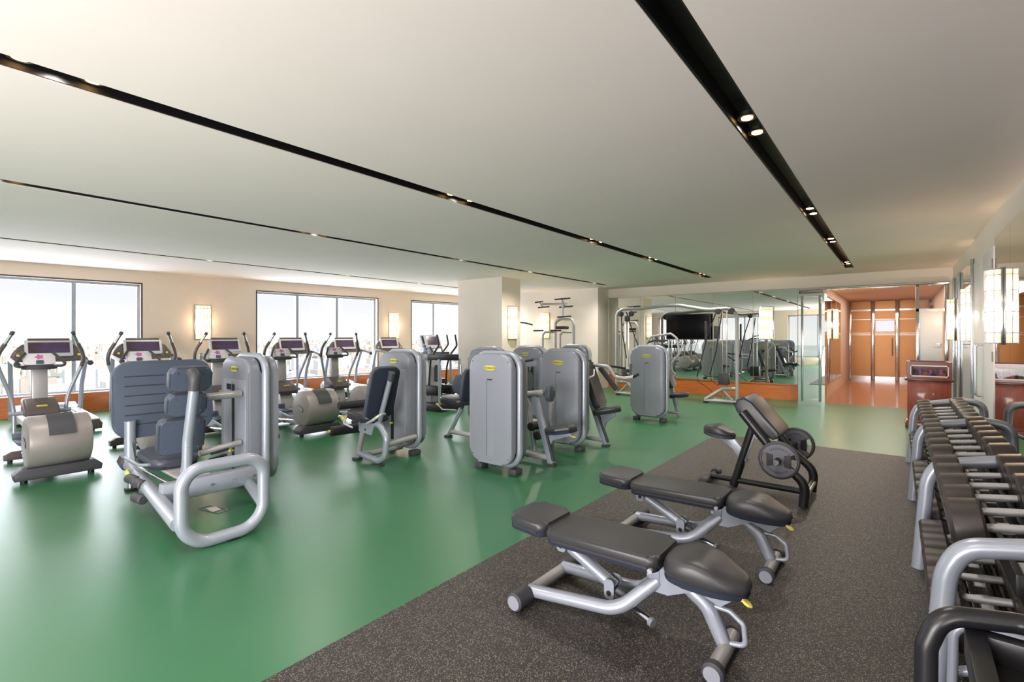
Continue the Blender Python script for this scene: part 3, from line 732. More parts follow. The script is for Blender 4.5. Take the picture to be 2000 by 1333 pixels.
b = B(); b.plate([(-0.16, -0.10), (0.10, -0.12), (0.16, 0.04), (0.12, 0.08), (-0.18, 0.08)], 0.02, FY(-5.22, 3.66, 0.48), bev=0.003); part('seat_plate', b, 'paint', t)
for x, z in ((-5.32, 0.5), (-5.24, 0.42), (-5.16, 0.52)):
    b = B(); b.cyl((x, 3.63, z), (x, 3.66, z), 0.012, seg=10); part('bolt', b, 'inkblack', t)
pad(t, 'seat', rrect(0.50, 0.40, 0.12), 0.08, Matrix.Translation((-5.30, 3.72, 0.56)) @ Matrix.Rotation(0.08, 4, 'Y'), bev=0.035, mt='padbrown')
pad(t, 'backrest', rrect(0.40, 0.66, 0.07), 0.06, PX((-4.99, 3.72, 0.89), (0, -1, 0), (0.27, 0, 0.96)), mt='pad')
b = B(); b.tube([(-5.08, 3.72, 0.48), (-4.84, 3.72, 1.08)], 0.032, 12); part('back_post', b, 'paint', t)
b = B(); b.cyl((-4.85, 3.72, 1.05), (-4.81, 3.72, 1.16), 0.042, bev=0.01); part('post_cap', b, 'rubber', t)
b = B(); b.cyl((-5.62, 3.50, 0.70), (-5.50, 4.06, 0.70), 0.052, bev=0.01, seg=24); part('thigh_roller', b, 'foam', t)
b = B(); b.cyl((-5.74, 3.46, 0.36), (-5.66, 3.98, 0.36), 0.062, bev=0.012, seg=24); part('ankle_roller', b, 'foam', t)
b = B(); b.cyl((-5.75, 3.43, 0.36), (-5.74, 3.46, 0.36), 0.02); part('roller_knob', b, 'yellow', t)
b = B(); b.tube([(-5.62, 4.02, 0.68), (-5.55, 4.1, 0.5), (-5.66, 4.02, 0.36)], 0.024, 10, fil=0.05); part('lever_arm', b, 'paint2', t)
b = B(); b.tube([(-5.5, 3.56, 0.60), (-5.44, 3.46, 0.50), (-5.25, 3.46, 0.47)], 0.012, 8, fil=0.05); b.tube([(-5.1, 3.56, 0.52), (-4.84, 3.46, 0.60), (-4.74, 3.5, 0.68), (-4.82, 3.62, 0.66)], 0.016, 8, fil=0.05); part('side_handle', b, 'aluminium', t)
b = B(); b.box((-5.52, 3.5, 0.55), (0.08, 0.03, 0.05), 0.01, rot=(0, 0.6, 0)); part('lever', b, 'yellow', t, label='yellow adjustment lever')

# ---- B2: machine hidden behind A1, seat showing at its left
t = thing('leg_curl_machine', 'weight machine mostly hidden behind the nearest plain tower, brown seat at left', 'gym machine', (-5.34, 5.8, 0), group='strength machines with grey weight towers')
tower(t, -5.34, 6.25, -1)
b = B(); b.tube([(-5.56, 5.40, 0.03), (-5.28, 5.40, 0.48)], 0.034, 12); part('front_post', b, 'paint', t)
b = B(); b.tube([(-5.52, 5.40, 0.09), (-5.05, 5.40, 0.09), (-5.05, 5.95, 0.09)], 0.036, 12, fil=0.1); part('base_tube', b, 'paint2', t)
b = B(); b.bb(-5.62, -5.52, 5.35, 5.45, 0.0, 0.03, 0.008); part('foot', b, 'rubber', t)
pad(t, 'seat', rrect(0.50, 0.42, 0.12), 0.08, Matrix.Translation((-5.42, 5.45, 0.56)) @ Matrix.Rotation(0.05, 4, 'Y'), bev=0.035, mt='padbrown')
pad(t, 'backrest', rrect(0.40, 0.5, 0.07), 0.06, PX((-5.1, 5.45, 0.85), (0, -1, 0), (0.2, 0, 0.96)))
b = B(); b.plate(oval(0.26, 0.30), 0.08, FY(-5.36, 5.46, 0.84), bev=0.03); part('side_pad', b, 'pad', t)
b = B(); b.cyl((-5.40, 5.5, 0.95), (-5.40, 5.5, 1.14), 0.012); part('pin_rod', b, 'steel', t)
b = B(); b.tube([(-5.72, 5.32, 0.50), (-5.6, 5.3, 0.44), (-5.3, 5.3, 0.46)], 0.012, 8, fil=0.05); part('side_handle', b, 'aluminium', t)
b = B(); b.box((-5.70, 5.3, 0.50), (0.09, 0.03, 0.02), 0.008, rot=(0, 0.5, 0)); part('lever', b, 'yellow', t, label='yellow adjustment lever')

# ---- B3, B4
t = thing('strength_machine', 'weight tower with black slot and number strip seen between the two plain towers', 'gym machine', (-5.34, 7.1, 0), group='strength machines with grey weight towers')
tower(t, -5.34, 7.42, -1)
b = B(); b.tube([(-5.0, 6.9, 1.18), (-5.25, 6.8, 1.12), (-5.45, 6.7, 1.04), (-5.47, 6.7, 0.97), (-5.42, 6.7, 1.0)], 0.022, 10, fil=0.05); part('hand_grip', b, 'foam', t)
b = B(); b.tube([(-5.1, 6.95, 1.05), (-5.1, 6.95, 0.5)], 0.06, 12); part('black_post', b, 'blackpaint', t)
b = B(); b.tube([(-5.4, 7.05, 0.09), (-5.4, 6.6, 0.09), (-4.95, 6.6, 0.09)], 0.036, 12, fil=.08); part('base_tube', b, 'paint2', t)
pad(t, 'seat', rrect(0.4, 0.36, 0.1), 0.07, Matrix.Translation((-5.2, 6.7, 0.45)))
b = B(); b.tube([(-5.2, 6.7, 0.1), (-5.2, 6.7, 0.45)], 0.035, 12); part('seat_post', b, 'paint', t)
pad(t, 'chest_pad', rrect(0.26, 0.34, 0.06), 0.06, PX((-5.05, 6.75, 0.8), (0, 1, 0), (0, 0, 1)), mt='pad')
b = B(); b.tube([(-5.6, 6.85, 0.80), (-5.42, 6.7, 0.72), (-5.3, 6.6, 0.76)], 0.02, 8, fil=0.04); part('hand_grip', b, 'foam', t)
t = thing('strength_machine', 'weight tower farthest back, its rounded top showing behind the second plain tower', 'gym machine', (-5.34, 8.7, 0), group='strength machines with grey weight towers')
tower(t, -5.34, 9.02, -1)
b = B(); b.tube([(-5.4, 8.65, 0.09), (-5.4, 8.2, 0.09), (-4.95, 8.2, 0.09)], 0.036, 12, fil=.08); part('base_tube', b, 'paint2', t)
pad(t, 'seat', rrect(0.4, 0.36, 0.1), 0.07, Matrix.Translation((-5.1, 8.25, 0.45)))
b = B(); b.tube([(-5.1, 8.25, 0.1), (-5.1, 8.25, 0.45)], 0.035, 12); part('seat_post', b, 'paint', t)

# ---- leg press
t = thing('leg_press_machine', 'big seated leg press with ribbed footplate and grey loop frame at front left', 'gym machine', (-5.2, 1.8, 0), group='strength machines with grey weight towers')
tower(t, -5.34, 2.45, -1)
b = B(); b.tube([(-4.1, y, z) for y, z in [(1.28, 0.045), (1.87, 0.045), (1.87, 0.61), (1.28, 0.61)]], 0.047, 18, fil=[0.2, 0.2, 0.15, 0.15], closed=True, n=10); part('loop_frame', b, 'paint', t)
b = B(); b.tube([(-6.25, 1.48, 0.27), (-4.12, 1.27, 0.22)], 0.055, 16); part('side_rail', b, 'paint', t)
b = B(); b.tube([(-5.05, 2.12, 0.20), (-4.12, 1.87, 0.22)], 0.046, 14); part('side_rail', b, 'paint', t)
b = B(); b.bb(-4.86, -4.76, 1.35, 2.22, 0.20, 0.36, 0.015); cb = part('cross_beam', b, 'paint', t)
for y in (1.5, 1.72, 1.9, 2.08):
    b = B(); b.cyl((-4.76, y, 0.28), (-4.75, y, 0.28), 0.012, seg=8); part('bolt', b, 'steel', cb)
b = B(); b.cyl((-6.42, 1.5, 0.28), (-6.2, 1.48, 0.28), 0.085, bev=0.02, seg=8); part('end_sleeve', b, 'rubber', t)
b = B(); b.tube([(-6.2, 1.48, 0.26), (-6.2, 1.48, 0.72)], 0.05, 14); part('plate_post', b, 'paint', t)
b = B(); b.plate([(0, 0), (0.14, 0), (0, 0.22)], 0.015, FY(-6.17, 1.48, 0.33)); part('gusset', b, 'paint', t)
fpm = PX((-6.28, 1.80, 0.93), (0, 1, 0), (-0.08, 0, 1))
b = B(); b.plate(rrect(0.92, 0.80, 0.16, 8), 0.05, fpm, bev=0.018); fp = part('footplate', b, 'padback', t)
for k in range(6):
    b = B(); b.plate(rrect(0.36, 0.012, 0.006, 3), 0.010, fpm @ Matrix.Translation((-0.18, 0.24 - 0.1 * k, 0.045)), bev=0.003, seg=1); part('rib', b, 'recess', fp)
    b = B(); b.plate(rrect(0.36, 0.012, 0.006, 3), 0.010, fpm @ Matrix.Translation((0.22, 0.24 - 0.1 * k, 0.045)), bev=0.003, seg=1); part('rib', b, 'recess', fp)
b = B(); b.tube([(-6.33, 1.80, 0.60), (-6.33, 1.80, 0.30), (-6.2, 1.5, 0.28)], 0.045, 12, fil=0.08); part('plate_arm', b, 'paint', t)
# back pads seen from behind: three cushions on a leaning post
for nm, zc, h, w, yc, xc in (('head_cushion', 1.205, 0.225, 0.34, 1.635, -4.98), ('back_cushion', 0.975, 0.215, 0.32, 1.62, -5.03), ('lumbar_cushion', 0.69, 0.34, 0.37, 1.60, -5.10)):
    mm = PX((xc, yc, zc), (0, -1, 0), (0.16, 0, 0.98))
    b = B(); b.plate(rrect(w, h, 0.055), 0.07, mm, bev=0.025, seg=4); p = part(nm, b, 'pad', t)
    mb = mm @ Matrix.Rotation(PI, 4, 'Y')
    b = B(); b.plate(rrect(w - 0.03, h - 0.03, 0.045), 0.014, mb, bev=0.006, seg=1); part('moulded_back', b, 'padback', p)
    for sx in (-1, 1):
        for sz in (-1, 1):
            b = B(); b.cyl(mb @ Vector((sx * (w / 2 - 0.06), sz * (h / 2 - 0.05), 0.01)), mb @ Vector((sx * (w / 2 - 0.06), sz * (h / 2 - 0.05), 0.018)), 0.007, seg=8); part('screw', b, 'steel', p)
b = B(); b.tube([(-4.99, 1.60, 0.36), (-4.97, 1.60, 0.66), (-4.86, 1.62, 1.18)], 0.04, 14, fil=0.3); part('back_post', b, 'paint', t)
b = B(); b.tube([(-4.96, 1.60, 0.62), (-5.05, 1.60, 0.36)], 0.032, 12); part('post_strut', b, 'paint', t)
b = B(); b.tube([(-4.875, 1.62, 1.12), (-4.85, 1.62, 1.24), (-4.92, 1.62, 1.27)], 0.05, 14, fil=0.05); part('post_cap', b, 'rubber', t)
pad(t, 'seat', rrect(0.60, 0.38, 0.1), 0.07, Matrix.Translation((-5.55, 1.62, 0.40)) @ Matrix.Rotation(0.05, 4, 'Y'))
b = B(); b.bb(-5.9, -4.85, 1.50, 1.74, 0.345, 0.37, 0.008); part('carriage_plate', b, 'paint2', t)
for y in (1.46, 1.78):
    b = B(); b.tube([(-6.2, y, 0.31), (-4.85, y, 0.31)], 0.016, 10); part('guide_rod', b, 'chrome', t)
b = B(); b.tube([(-5.95, 1.38, 0.40), (-5.5, 1.38, 0.40), (-5.35, 1.42, 0.42)], 0.014, 8, fil=0.04); part('side_handle', b, 'paint', t)
for (x, y, z, L) in ((-5.62, 1.33, 0.27, 0.16), (-5.42, 1.33, 0.27, 0.16), (-5.30, 1.30, 0.17, 0.16)):
    b = B(); b.cyl((x, y, z), (x + L, y + 0.02, z), 0.042, bev=0.008, seg=14); part('hand_roller', b, 'rubber', t)
b = B(); b.tube([(-5.66, 1.38, 0.22), (-4.95, 1.36, 0.18), (-4.85, 1.4, 0.22)], 0.018, 10, fil=0.04); part('handle_bar', b, 'paint2', t)
b = B(); b.cyl((-5.78, 1.36, 0.30), (-5.72, 1.34, 0.30), 0.018); part('knob', b, 'yellow', t)
b = B(); b.tube([(-5.15, 2.12, 1.02), (-5.10, 1.80, 1.02)], 0.036, 12); part('tie_tube', b, 'paint2', t)
b = B(); b.tube([(-5.15, 2.12, 0.53), (-5.10, 1.74, 0.50)], 0.03, 12); part('tie_tube', b, 'paint2', t)
for k in range(3):
    b = B(); b.cyl((-5.0 - 0.04 * k, 1.80, 0.50 - 0.06 * k), (-5.0 - 0.04 * k, 1.95, 0.52 - 0.06 * k), 0.012, seg=8); part('adjust_pin', b, 'inkblack', t)
b = B(); b.bb(-4.16, -4.06, 1.58, 1.66, 0.0, 0.014, 0.003); part('foot', b, 'inkblack', t)
b = B(); b.bb(-6.25, -6.15, 1.44, 1.54, 0, 0.03, 0.005); part('foot', b, 'inkblack', t)
b = B(); b.tube([(-6.2, 1.48, 0.2), (-6.2, 1.48, 0.02)], 0.02, 8); part('foot_rod', b, 'steel', t)

# ================================================================== PULL-UP STATION, LAT MACHINE, CABLE CROSSOVER, TV
t = thing('pull_up_station', 'tall grey pull-up and dip station with black grips before the far white wall', 'gym machine', (-7.4, 11.6, 0))
b = B(); b.tube([(-7.63, 11.6, 0), (-7.63, 11.6, 1.98), (-7.45, 11.6, 2.08), (-7.10, 11.6, 2.06), (-7.03, 11.6, 1.9), (-7.03, 11.6, 0)], 0.045, 12, fil=0.12); part('arch_frame', b, 'paint2', t)
b = B(); b.tube([(-7.37, 11.6, 2.08), (-7.37, 11.6, 2.56)], 0.04, 12); part('top_post', b, 'paint2', t)
b = B(); b.bar((-7.95, 11.4, 2.50), (-7.2, 11.6, 2.48), 0.05, 0.07, 0.01); part('top_arm', b, 'paint2', t)
for x0, x1, z, y in ((-8.12, -7.86, 2.55, 11.3), (-8.16, -7.78, 2.41, 11.5), (-7.52, -7.02, 2.61, 11.4), (-7.50, -7.06, 2.40, 11.6), (-7.5, -7.05, 2.12, 11.5)):
    b = B(); b.cyl((x0, y, z), (x1, y, z + 0.015), 0.02, seg=10); part('pull_up_grip', b, 'foam', t)
b = B(); b.tube([(-7.98, 11.3, 2.56), (-7.99, 11.5, 2.42)], 0.018, 8); b.tube([(-7.3, 11.4, 2.62), (-7.3, 11.6, 2.42)], 0.018, 8); part('grip_link', b, 'paint2', t)
for x in (-7.86, -7.28):
    b = B(); b.tube([(x, 11.3, 0.05), (x, 11.3, 1.62), (x + 0.08, 11.3, 1.70), (x + 0.24, 11.5, 1.70)], 0.03, 10, fil=0.06); part('dip_post', b, 'paint2', t)
for x in (-8.14, -7.55):
    b = B(); b.cyl((x, 11.25, 1.74), (x + 0.33, 11.25, 1.74), 0.022, seg=10); part('dip_grip', b, 'foam', t)
b = B(); b.box((-7.28, 11.4, 1.82), (0.3, 0.25, 0.08), 0.02); part('elbow_pad', b, 'foam', t)
b = B(); b.bb(-7.9, -6.95, 11.25, 11.75, 0.0, 0.07, 0.01); part('base', b, 'paint2', t)
t = thing('lat_pulldown_machine', 'lat pulldown machine behind the white pillar, its curved black bar sticking out', 'gym machine', (-9.4, 11.6, 0))
b = B(); b.bb(-9.9, -9.3, 11.45, 11.75, 0.0, 2.0, 0.06); part('weight_tower', b, 'shell', t)
b = B(); b.tube([(-9.5, 11.6, 1.98), (-9.3, 11.6, 2.2), (-8.95, 11.6, 2.22)], 0.04, 10, fil=0.1); part('top_arm', b, 'paint2', t)
b = B(); b.cyl((-8.97, 11.6, 2.22), (-8.97, 11.6, 2.0), 0.006, seg=6); part('cable', b, 'inkblack', t)
b = B(); b.tube(spline([(-9.5, 11.6, 1.90), (-9.15, 11.6, 1.99), (-8.80, 11.6, 1.99), (-8.44, 11.6, 1.92)]), 0.022, 10); part('pull_bar', b, 'foam', t)
b = B(); b.bb(-9.2, -8.9, 11.4, 11.7, 0.0, 0.5, 0.04); part('seat', b, 'padbrown', t)

t = thing('cable_crossover', 'wide grey cable crossover frame in front of the mirror wall', 'gym machine', (-4.45, 12.1, 0))
b = B(); b.tube([(-5.97, 12.1, 0.05), (-5.97, 12.1, 2.22), (-5.80, 12.1, 2.32), (-5.3, 12.1, 2.31), (-4.7, 12.1, 2.36), (-4.3, 12.1, 2.36), (-3.6, 12.1, 2.22), (-3.12, 12.1, 2.24), (-2.93, 12.1, 2.10), (-2.93, 12.1, 0.05)], 0.042, 14, fil=[0, .15, .3, .8, .8, .8, .8, .15, .15, 0]); part('arch_frame', b, 'paint2', t)
for x0, s in ((-5.97, 1), (-2.93, -1)):
    b = B(); b.tube([(x0, 12.1, 0.06), (x0 + s * 0.70, 11.95, 0.06)], 0.036, 10); b.tube([(x0, 12.1, 0.06), (x0 + s * 0.6, 12.4, 0.06)], 0.036, 10); b.tube([(x0 + s * 0.68, 11.95, 0.08), (x0 + s * 0.3, 12.1, 0.36), (x0, 12.1, 0.36)], 0.04, 10, fil=0.06); part('base_frame', b, 'paint2', t)
    for fx, fy in ((0.02, 12.1), (0.66, 11.96), (0.56, 12.38)):
        b = B(); b.cyl((x0 + s * fx, fy, 0.0), (x0 + s * fx, fy, 0.035), 0.06, seg=12); part('foot', b, 'inkblack', t)
    b = B(); b.tube([(x0 + s * 0.1, 12.1, 0.09), (x0 + s * 0.34, 12.12, 0.34)], 0.032, 10); part('brace', b, 'paint2', t)
    for q in (-0.05, 0.05):
        b = B(); b.cyl((x0 + s * 0.28 + q, 12.12, 0.1), (x0 + s * 0.28 + q, 12.12, 2.22), 0.014, seg=8); part('guide_rod', b, 'chrome', t)
    b = B(); b.bb(x0 + s * 0.18, x0 + s * 0.40, 12.02, 12.22, 0.44, 0.72, 0.015); part('weight_stack', b, 'rubber', t)
    for q in (0.12, 0.42):
        b = B(); b.cyl((x0 + s * q, 12.05, 2.18), (x0 + s * q, 12.13, 2.18), 0.07, seg=18, bev=0.01); part('pulley', b, 'rubber', t)
b = B(); b.tube([(-3.38, 12.0, 2.12), (-3.55, 11.95, 1.6), (-3.66, 11.9, 1.1), (-3.78, 11.9, 0.62)], 0.014, 8); part('strap', b, 'inkblack', t)
b = B(); b.tube([(-3.24, 12.0, 2.12), (-3.36, 11.95, 1.2), (-3.48, 11.9, 0.68)], 0.014, 8); part('strap', b, 'inkblack', t)
b = B(); b.tube(spline([(-3.78, 11.9, 0.62), (-3.74, 11.9, 0.5), (-3.6, 12.0, 0.38), (-3.4, 12.05, 0.2)]), 0.007, 6); part('cable', b, 'inkblack', t)
b = B(); b.tube(spline([(-3.48, 11.9, 0.68), (-3.44, 11.95, 0.52), (-3.3, 12.0, 0.42)]), 0.007, 6); part('cable', b, 'inkblack', t)
b = B(); b.tube([(-5.80, 12.0, 2.2), (-5.72, 11.9, 1.7), (-5.60, 11.9, 1.0)], 0.014, 8); part('strap', b, 'inkblack', t)
b = B(); b.tube([(-5.64, 12.0, 2.2), (-5.42, 11.9, 1.7), (-5.26, 11.9, 1.3)], 0.014, 8); part('strap', b, 'inkblack', t)
b = B(); b.box((-5.62, 12.0, 2.05), (0.14, 0.1, 0.16), 0.03); b.box((-3.62, 12.05, 1.7), (0.05, 0.05, 0.5), 0.02); part('handle_grip', b, 'rubber', t)

t = thing('television', 'flat black television mounted on the mirror wall behind the cable frame', 'television', (-4.55, 13.6, 1.86))
b = B(); b.bb(-5.15, -3.98, 13.56, 13.60, 1.52, 2.18, 0.006); part('screen', b, 'tv', t)
b = B(); b.bb(-5.17, -3.96, 13.57, 13.62, 1.49, 2.20, 0.008); part('bezel', b, 'inkblack', t)
b = B(); b.bb(-4.75, -4.3, 13.61, 13.705, 1.7, 2.0, 0.01); part('wall_bracket', b, 'steel', t)
solo('wall_speaker', B().bb(-3.88, -3.76, 13.60, 13.705, 1.52, 1.86, 0.01), 'rubber', 'small grey box mounted right of the television', 'speaker', (-3.8, 13.6, 1.6))

# ================================================================== BENCHES
def bench(Y0, label):
    X0 = -1.2
    t = thing('adjustable_bench', label, 'bench', (X0, Y0, 0), group='adjustable benches on the mat')
    def w(x, y, z): return (X0 + x, Y0 + y, z)
    b = B(); b.tube([w(-0.53, -0.26, 0.062), w(-0.53, 0.26, 0.062)], 0.036, 14); part('rear_crossbar', b, 'paint2', t)
    for s in (-1, 1):
        b = B(); b.cyl(w(-0.53, s * 0.21, 0.062), w(-0.53, s * 0.345, 0.062), 0.052, bev=0.006, seg=24); r = part('end_roller', b, 'rubber', t)
        b = B(); b.cyl(w(-0.53, s * 0.345, 0.062), w(-0.53, s * 0.35, 0.062), 0.040, seg=24); part('end_cap', b, 'shell', r)
    for s in (-1, 1):
        b = B(); b.tube([w(-0.53, s * 0.19, 0.075), w(0.02, s * 0.14, 0.125), w(0.20, s * 0.03, 0.30)], 0.036, 14, fil=0.22, n=10); part('side_tube', b, 'paint', t)
    b = B(); b.tube([w(0.14, 0, 0.315), w(0.30, 0, 0.33), w(0.45, 0, 0.24), w(0.53, 0, 0.06)], [0.036, 0.040, 0.042, 0.042, 0.036], 14, fil=0.16, n=8); part('front_leg', b, 'paint', t)
    b = B(); b.tube([w(0.535, -0.18, 0.058), w(0.535, 0.15, 0.058)], 0.036, 14); part('front_crossbar', b, 'paint2', t)
    for s in (-1, 1):
        q = s * 0.155 - 0.03
        b = B(); b.cyl(w(0.535, q, 0.052), w(0.535, q + s * 0.055, 0.052), 0.050, bev=0.01, seg=24); r = part('end_roller', b, 'rubber', t)
        b = B(); b.cyl(w(0.535, q + s * 0.055, 0.052), w(0.535, q + s * 0.06, 0.052), 0.038, seg=24); part('end_cap', b, 'shell', r)
    b = B(); b.tube([w(0.47, 0, 0.245), w(0.55, 0, 0.245), w(0.615, 0, 0.20), w(0.625, 0, 0.10), w(0.55, 0, 0.085)], 0.013, 10, fil=0.03); part('carry_handle', b, 'paint', t)
    b = B(); b.bar(w(-0.72, 0, 0.37), w(0.20, 0, 0.385), 0.07, 0.03, 0.006); part('spine', b, 'paint', t)
    # gas strut
    b = B(); b.cyl(w(-0.40, 0, 0.335), w(-0.34, 0, 0.305), 0.018); part('strut_rod', b, 'chrome', t)
    b = B(); b.cyl(w(-0.36, 0, 0.315), w(-0.06, 0, 0.165), 0.036, bev=0.004, seg=20); part('strut_body', b, 'paint', t)
    for x, z in ((-0.40, 0.345), (-0.08, 0.165)):
        for s in (-1, 1):
            b = B(); b.plate(rrect(0.06, 0.11, 0.02), 0.006, FY(X0 + x, Y0 + s * 0.045 + 0.003, z)); br = part('strut_bracket', b, 'paint', t)
            b = B(); b.cyl(w(x, s * 0.045 - .008, z - 0.02), w(x, s * 0.045 + .008, z - 0.02), 0.014, seg=12); part('bolt', b, 'inkblack', br)
    b = B(); b.cyl(w(-0.05, 0.0, 0.158), w(0.02, 0.0, 0.125), 0.03); part('strut_end', b, 'rubber', t)
    b = B(); b.cyl(w(0.02, -0.04, 0.13), w(0.185, -0.09, 0.10), 0.019, seg=14); part('kickstand', b, 'chrome', t, label='chrome kickstand rod')
    b = B(); b.cyl(w(0.18, -0.088, 0.101), w(0.20, -0.095, 0.097), 0.024, seg=14); part('kickstand_cap', b, 'shell2', t)
    # pads
    hp = pout([(-0.135, -0.16), (0.14, -0.175), (0.14, 0.175), (-0.135, 0.16)], 0.05)
    pad(t, 'head_pad', hp, 0.065, Matrix.Translation(w(-0.585, 0.0, 0.415)) @ Matrix.Rotation(0.03, 4, 'Y'), bev=0.028, mt='padbrown')
    pad(t, 'back_pad', rrect(0.69, 0.345, 0.05), 0.065, Matrix.Translation(w(-0.10, 0.0, 0.40)) @ Matrix.Rotation(-0.02, 4, 'Y'), bev=0.028, mt='padbrown')
    so = [(0.205 * math.copysign(abs(math.cos(a)) ** 0.75, math.cos(a)), (0.155 - 0.04 * math.cos(a)) * math.copysign(abs(math.sin(a)) ** 0.75, math.sin(a))) for a in [2 * PI * (k + .5) / 36 for k in range(36)]]
    pad(t, 'seat', so, 0.10, Matrix.Translation(w(0.445, 0.0, 0.375)) @ Matrix.Rotation(0.06, 4, 'Y'), bev=0.045, mt='padbrown', dome=True)
    for s in (-1, 1):
        b = B(); b.plate([(-0.20, -0.10), (-0.10, -0.10), (0.05, -0.03), (0.16, -0.07), (0.24, 0.0), (0.24, 0.03), (-0.20, 0.05)], 0.008, FY(X0 + 0.36, Y0 + s * 0.05 + .004, 0.345)); part('seat_bracket', b, 'paint', t)
    b = B(); b.bb(X0 + 0.16, X0 + 0.22, Y0 - 0.06, Y0 + 0.06, 0.30, 0.40, 0.01); part('hinge_block', b, 'paint', t)
    b = B(); b.cyl(w(0.21, -0.17, 0.40), w(0.21, -0.02, 0.42), 0.013); part('pull_pin', b, 'aluminium', t)
    b = B(); b.cyl(w(0.19, -0.065, 0.37), w(0.19, -0.055, 0.37), 0.016, seg=12); part('bolt', b, 'inkblack', t)
    b = B(); b.plate(oval(0.055, 0.032), 0.012, Matrix.Translation(w(0.64, -0.06, 0.335)) @ Matrix.Rotation(0.5, 4, 'Y'), bev=0.005); b.bar(w(0.58, -0.06, 0.352), w(0.63, -0.06, 0.346), 0.018, 0.012); part('release_lever', b, 'yellow', t, label='yellow seat release lever')
    return t
bench(2.54, 'grey-framed adjustable flat bench nearest the camera on the dark mat')
bench(3.69, 'grey-framed adjustable flat bench behind the nearest bench, before the curl bench')

# preacher curl bench
t = thing('preacher_curl_bench', 'black preacher curl bench with sloping brown arm pad beside the mat edge', 'bench', (-1.15, 5.42, 0))
b = B(); b.tube([(-1.61, 5.28, 0.06), (-1.61, 5.74, 0.06)], 0.03, 12); part('rear_crossbar', b, 'blackpaint', t)
for y0, y1 in ((5.23, 5.36), (5.68, 5.80)):
    b = B(); b.cyl((-1.61, y0, 0.062), (-1.61, y1, 0.062), 0.048, bev=0.008); part('end_roller', b, 'rubber', t)
b = B(); b.tube([(-1.60, 5.5, 0.075), (-0.70, 5.40, 0.10)], 0.030, 12); part('base_beam', b, 'blackpaint', t)
b = B(); b.tube([(-1.36, 5.47, 0.02), (-1.13, 5.47, 0.80)], 0.042, 14); up = part('upright', b, 'blackpaint', t)
b = B(); b.bar((-1.235, 5.425, 0.30), (-1.13, 5.425, 0.64), 0.01, 0.02, 0.002); part('scale_strip', b, 'shell2', up)
for y in (5.14, 5.72):
    b = B(); b.tube([(-1.20, y, 0.85), (-0.84, y, 0.40), (-0.66, y, 0.24), (-0.68, y, 0.03)], 0.040, 14, fil=0.16, n=10); part('front_leg', b, 'blackpaint', t)
b = B(); b.tube([(-0.665, 5.14, 0.13), (-0.665, 5.72, 0.13)], 0.026, 12); part('front_crossbar', b, 'steel', t)
b = B(); b.tube([(-1.14, 5.14, 0.78), (-1.14, 5.72, 0.78)], 0.028, 12); part('pad_crossbar', b, 'blackpaint', t)
prof = [(-1.26, 0.84), (-1.285, 0.90), (-1.26, 0.965), (-1.19, 0.99), (-1.12, 0.95), (-0.885, 0.68), (-0.875, 0.65), (-0.89, 0.62), (-0.94, 0.60), (-0.97, 0.61), (-1.17, 0.86), (-1.19, 0.83), (-1.22, 0.82)]
b = B(); b.plate([(x, z) for x, z in prof], 0.50, FY(0, 5.68, 0), bev=0.02); ap = part('arm_pad', b, 'padbrown', t)
for y_ in (5.189, 5.684):
    cx_ = sum(x for x, z in prof) / len(prof); cz_ = sum(z for x, z in prof) / len(prof)
    b = B(); b.plate([(x * .96 + cx_ * .04, z * .96 + cz_ * .04) for x, z in prof], 0.008, FY(0, y_, 0)); part('side_cover', b, 'padside', ap, False)
sm = [(p[0], p[1]) for p in fillet([(x, y, 0) for x, y in ((-0.165, -0.11), (0.0, -0.14), (0.165, -0.11), (0.165, 0.11), (0.0, 0.14), (-0.165, 0.11))], 0.06, 5, True)]
sm = [(0.165 * math.cos(2 * PI * k / 32), 0.135 * math.sin(2 * PI * k / 32)) for k in range(32)]
pad(t, 'seat', sm, 0.085, Matrix.Translation((-1.50, 5.47, 0.545)) @ Matrix.Rotation(0.10, 4, 'Y'), mt='padbrown', back='recess', dome=True)
b = B(); b.plate([(-0.14, 0.10), (0.10, 0.08), (0.22, -0.06), (0.27, -0.18), (0.22, -0.22), (0.12, -0.06), (-0.02, 0.03)], 0.03, FY(-1.48, 5.485, 0.47), bev=0.004); part('seat_bracket', b, 'paint', t)
b = B(); b.cyl((-0.86, 4.92, 0.45), (-0.86, 5.14, 0.45), 0.022); part('plate_peg', b, 'blackpaint', t)
b = B(); b.cyl((-0.86, 4.90, 0.45), (-0.86, 4.925, 0.45), 0.024, bev=.004); part('peg_end', b, 'chrome', t)
b = B(); b.cyl((-0.84, 5.72, 0.46), (-0.84, 5.99, 0.46), 0.022); part('plate_peg', b, 'blackpaint', t)
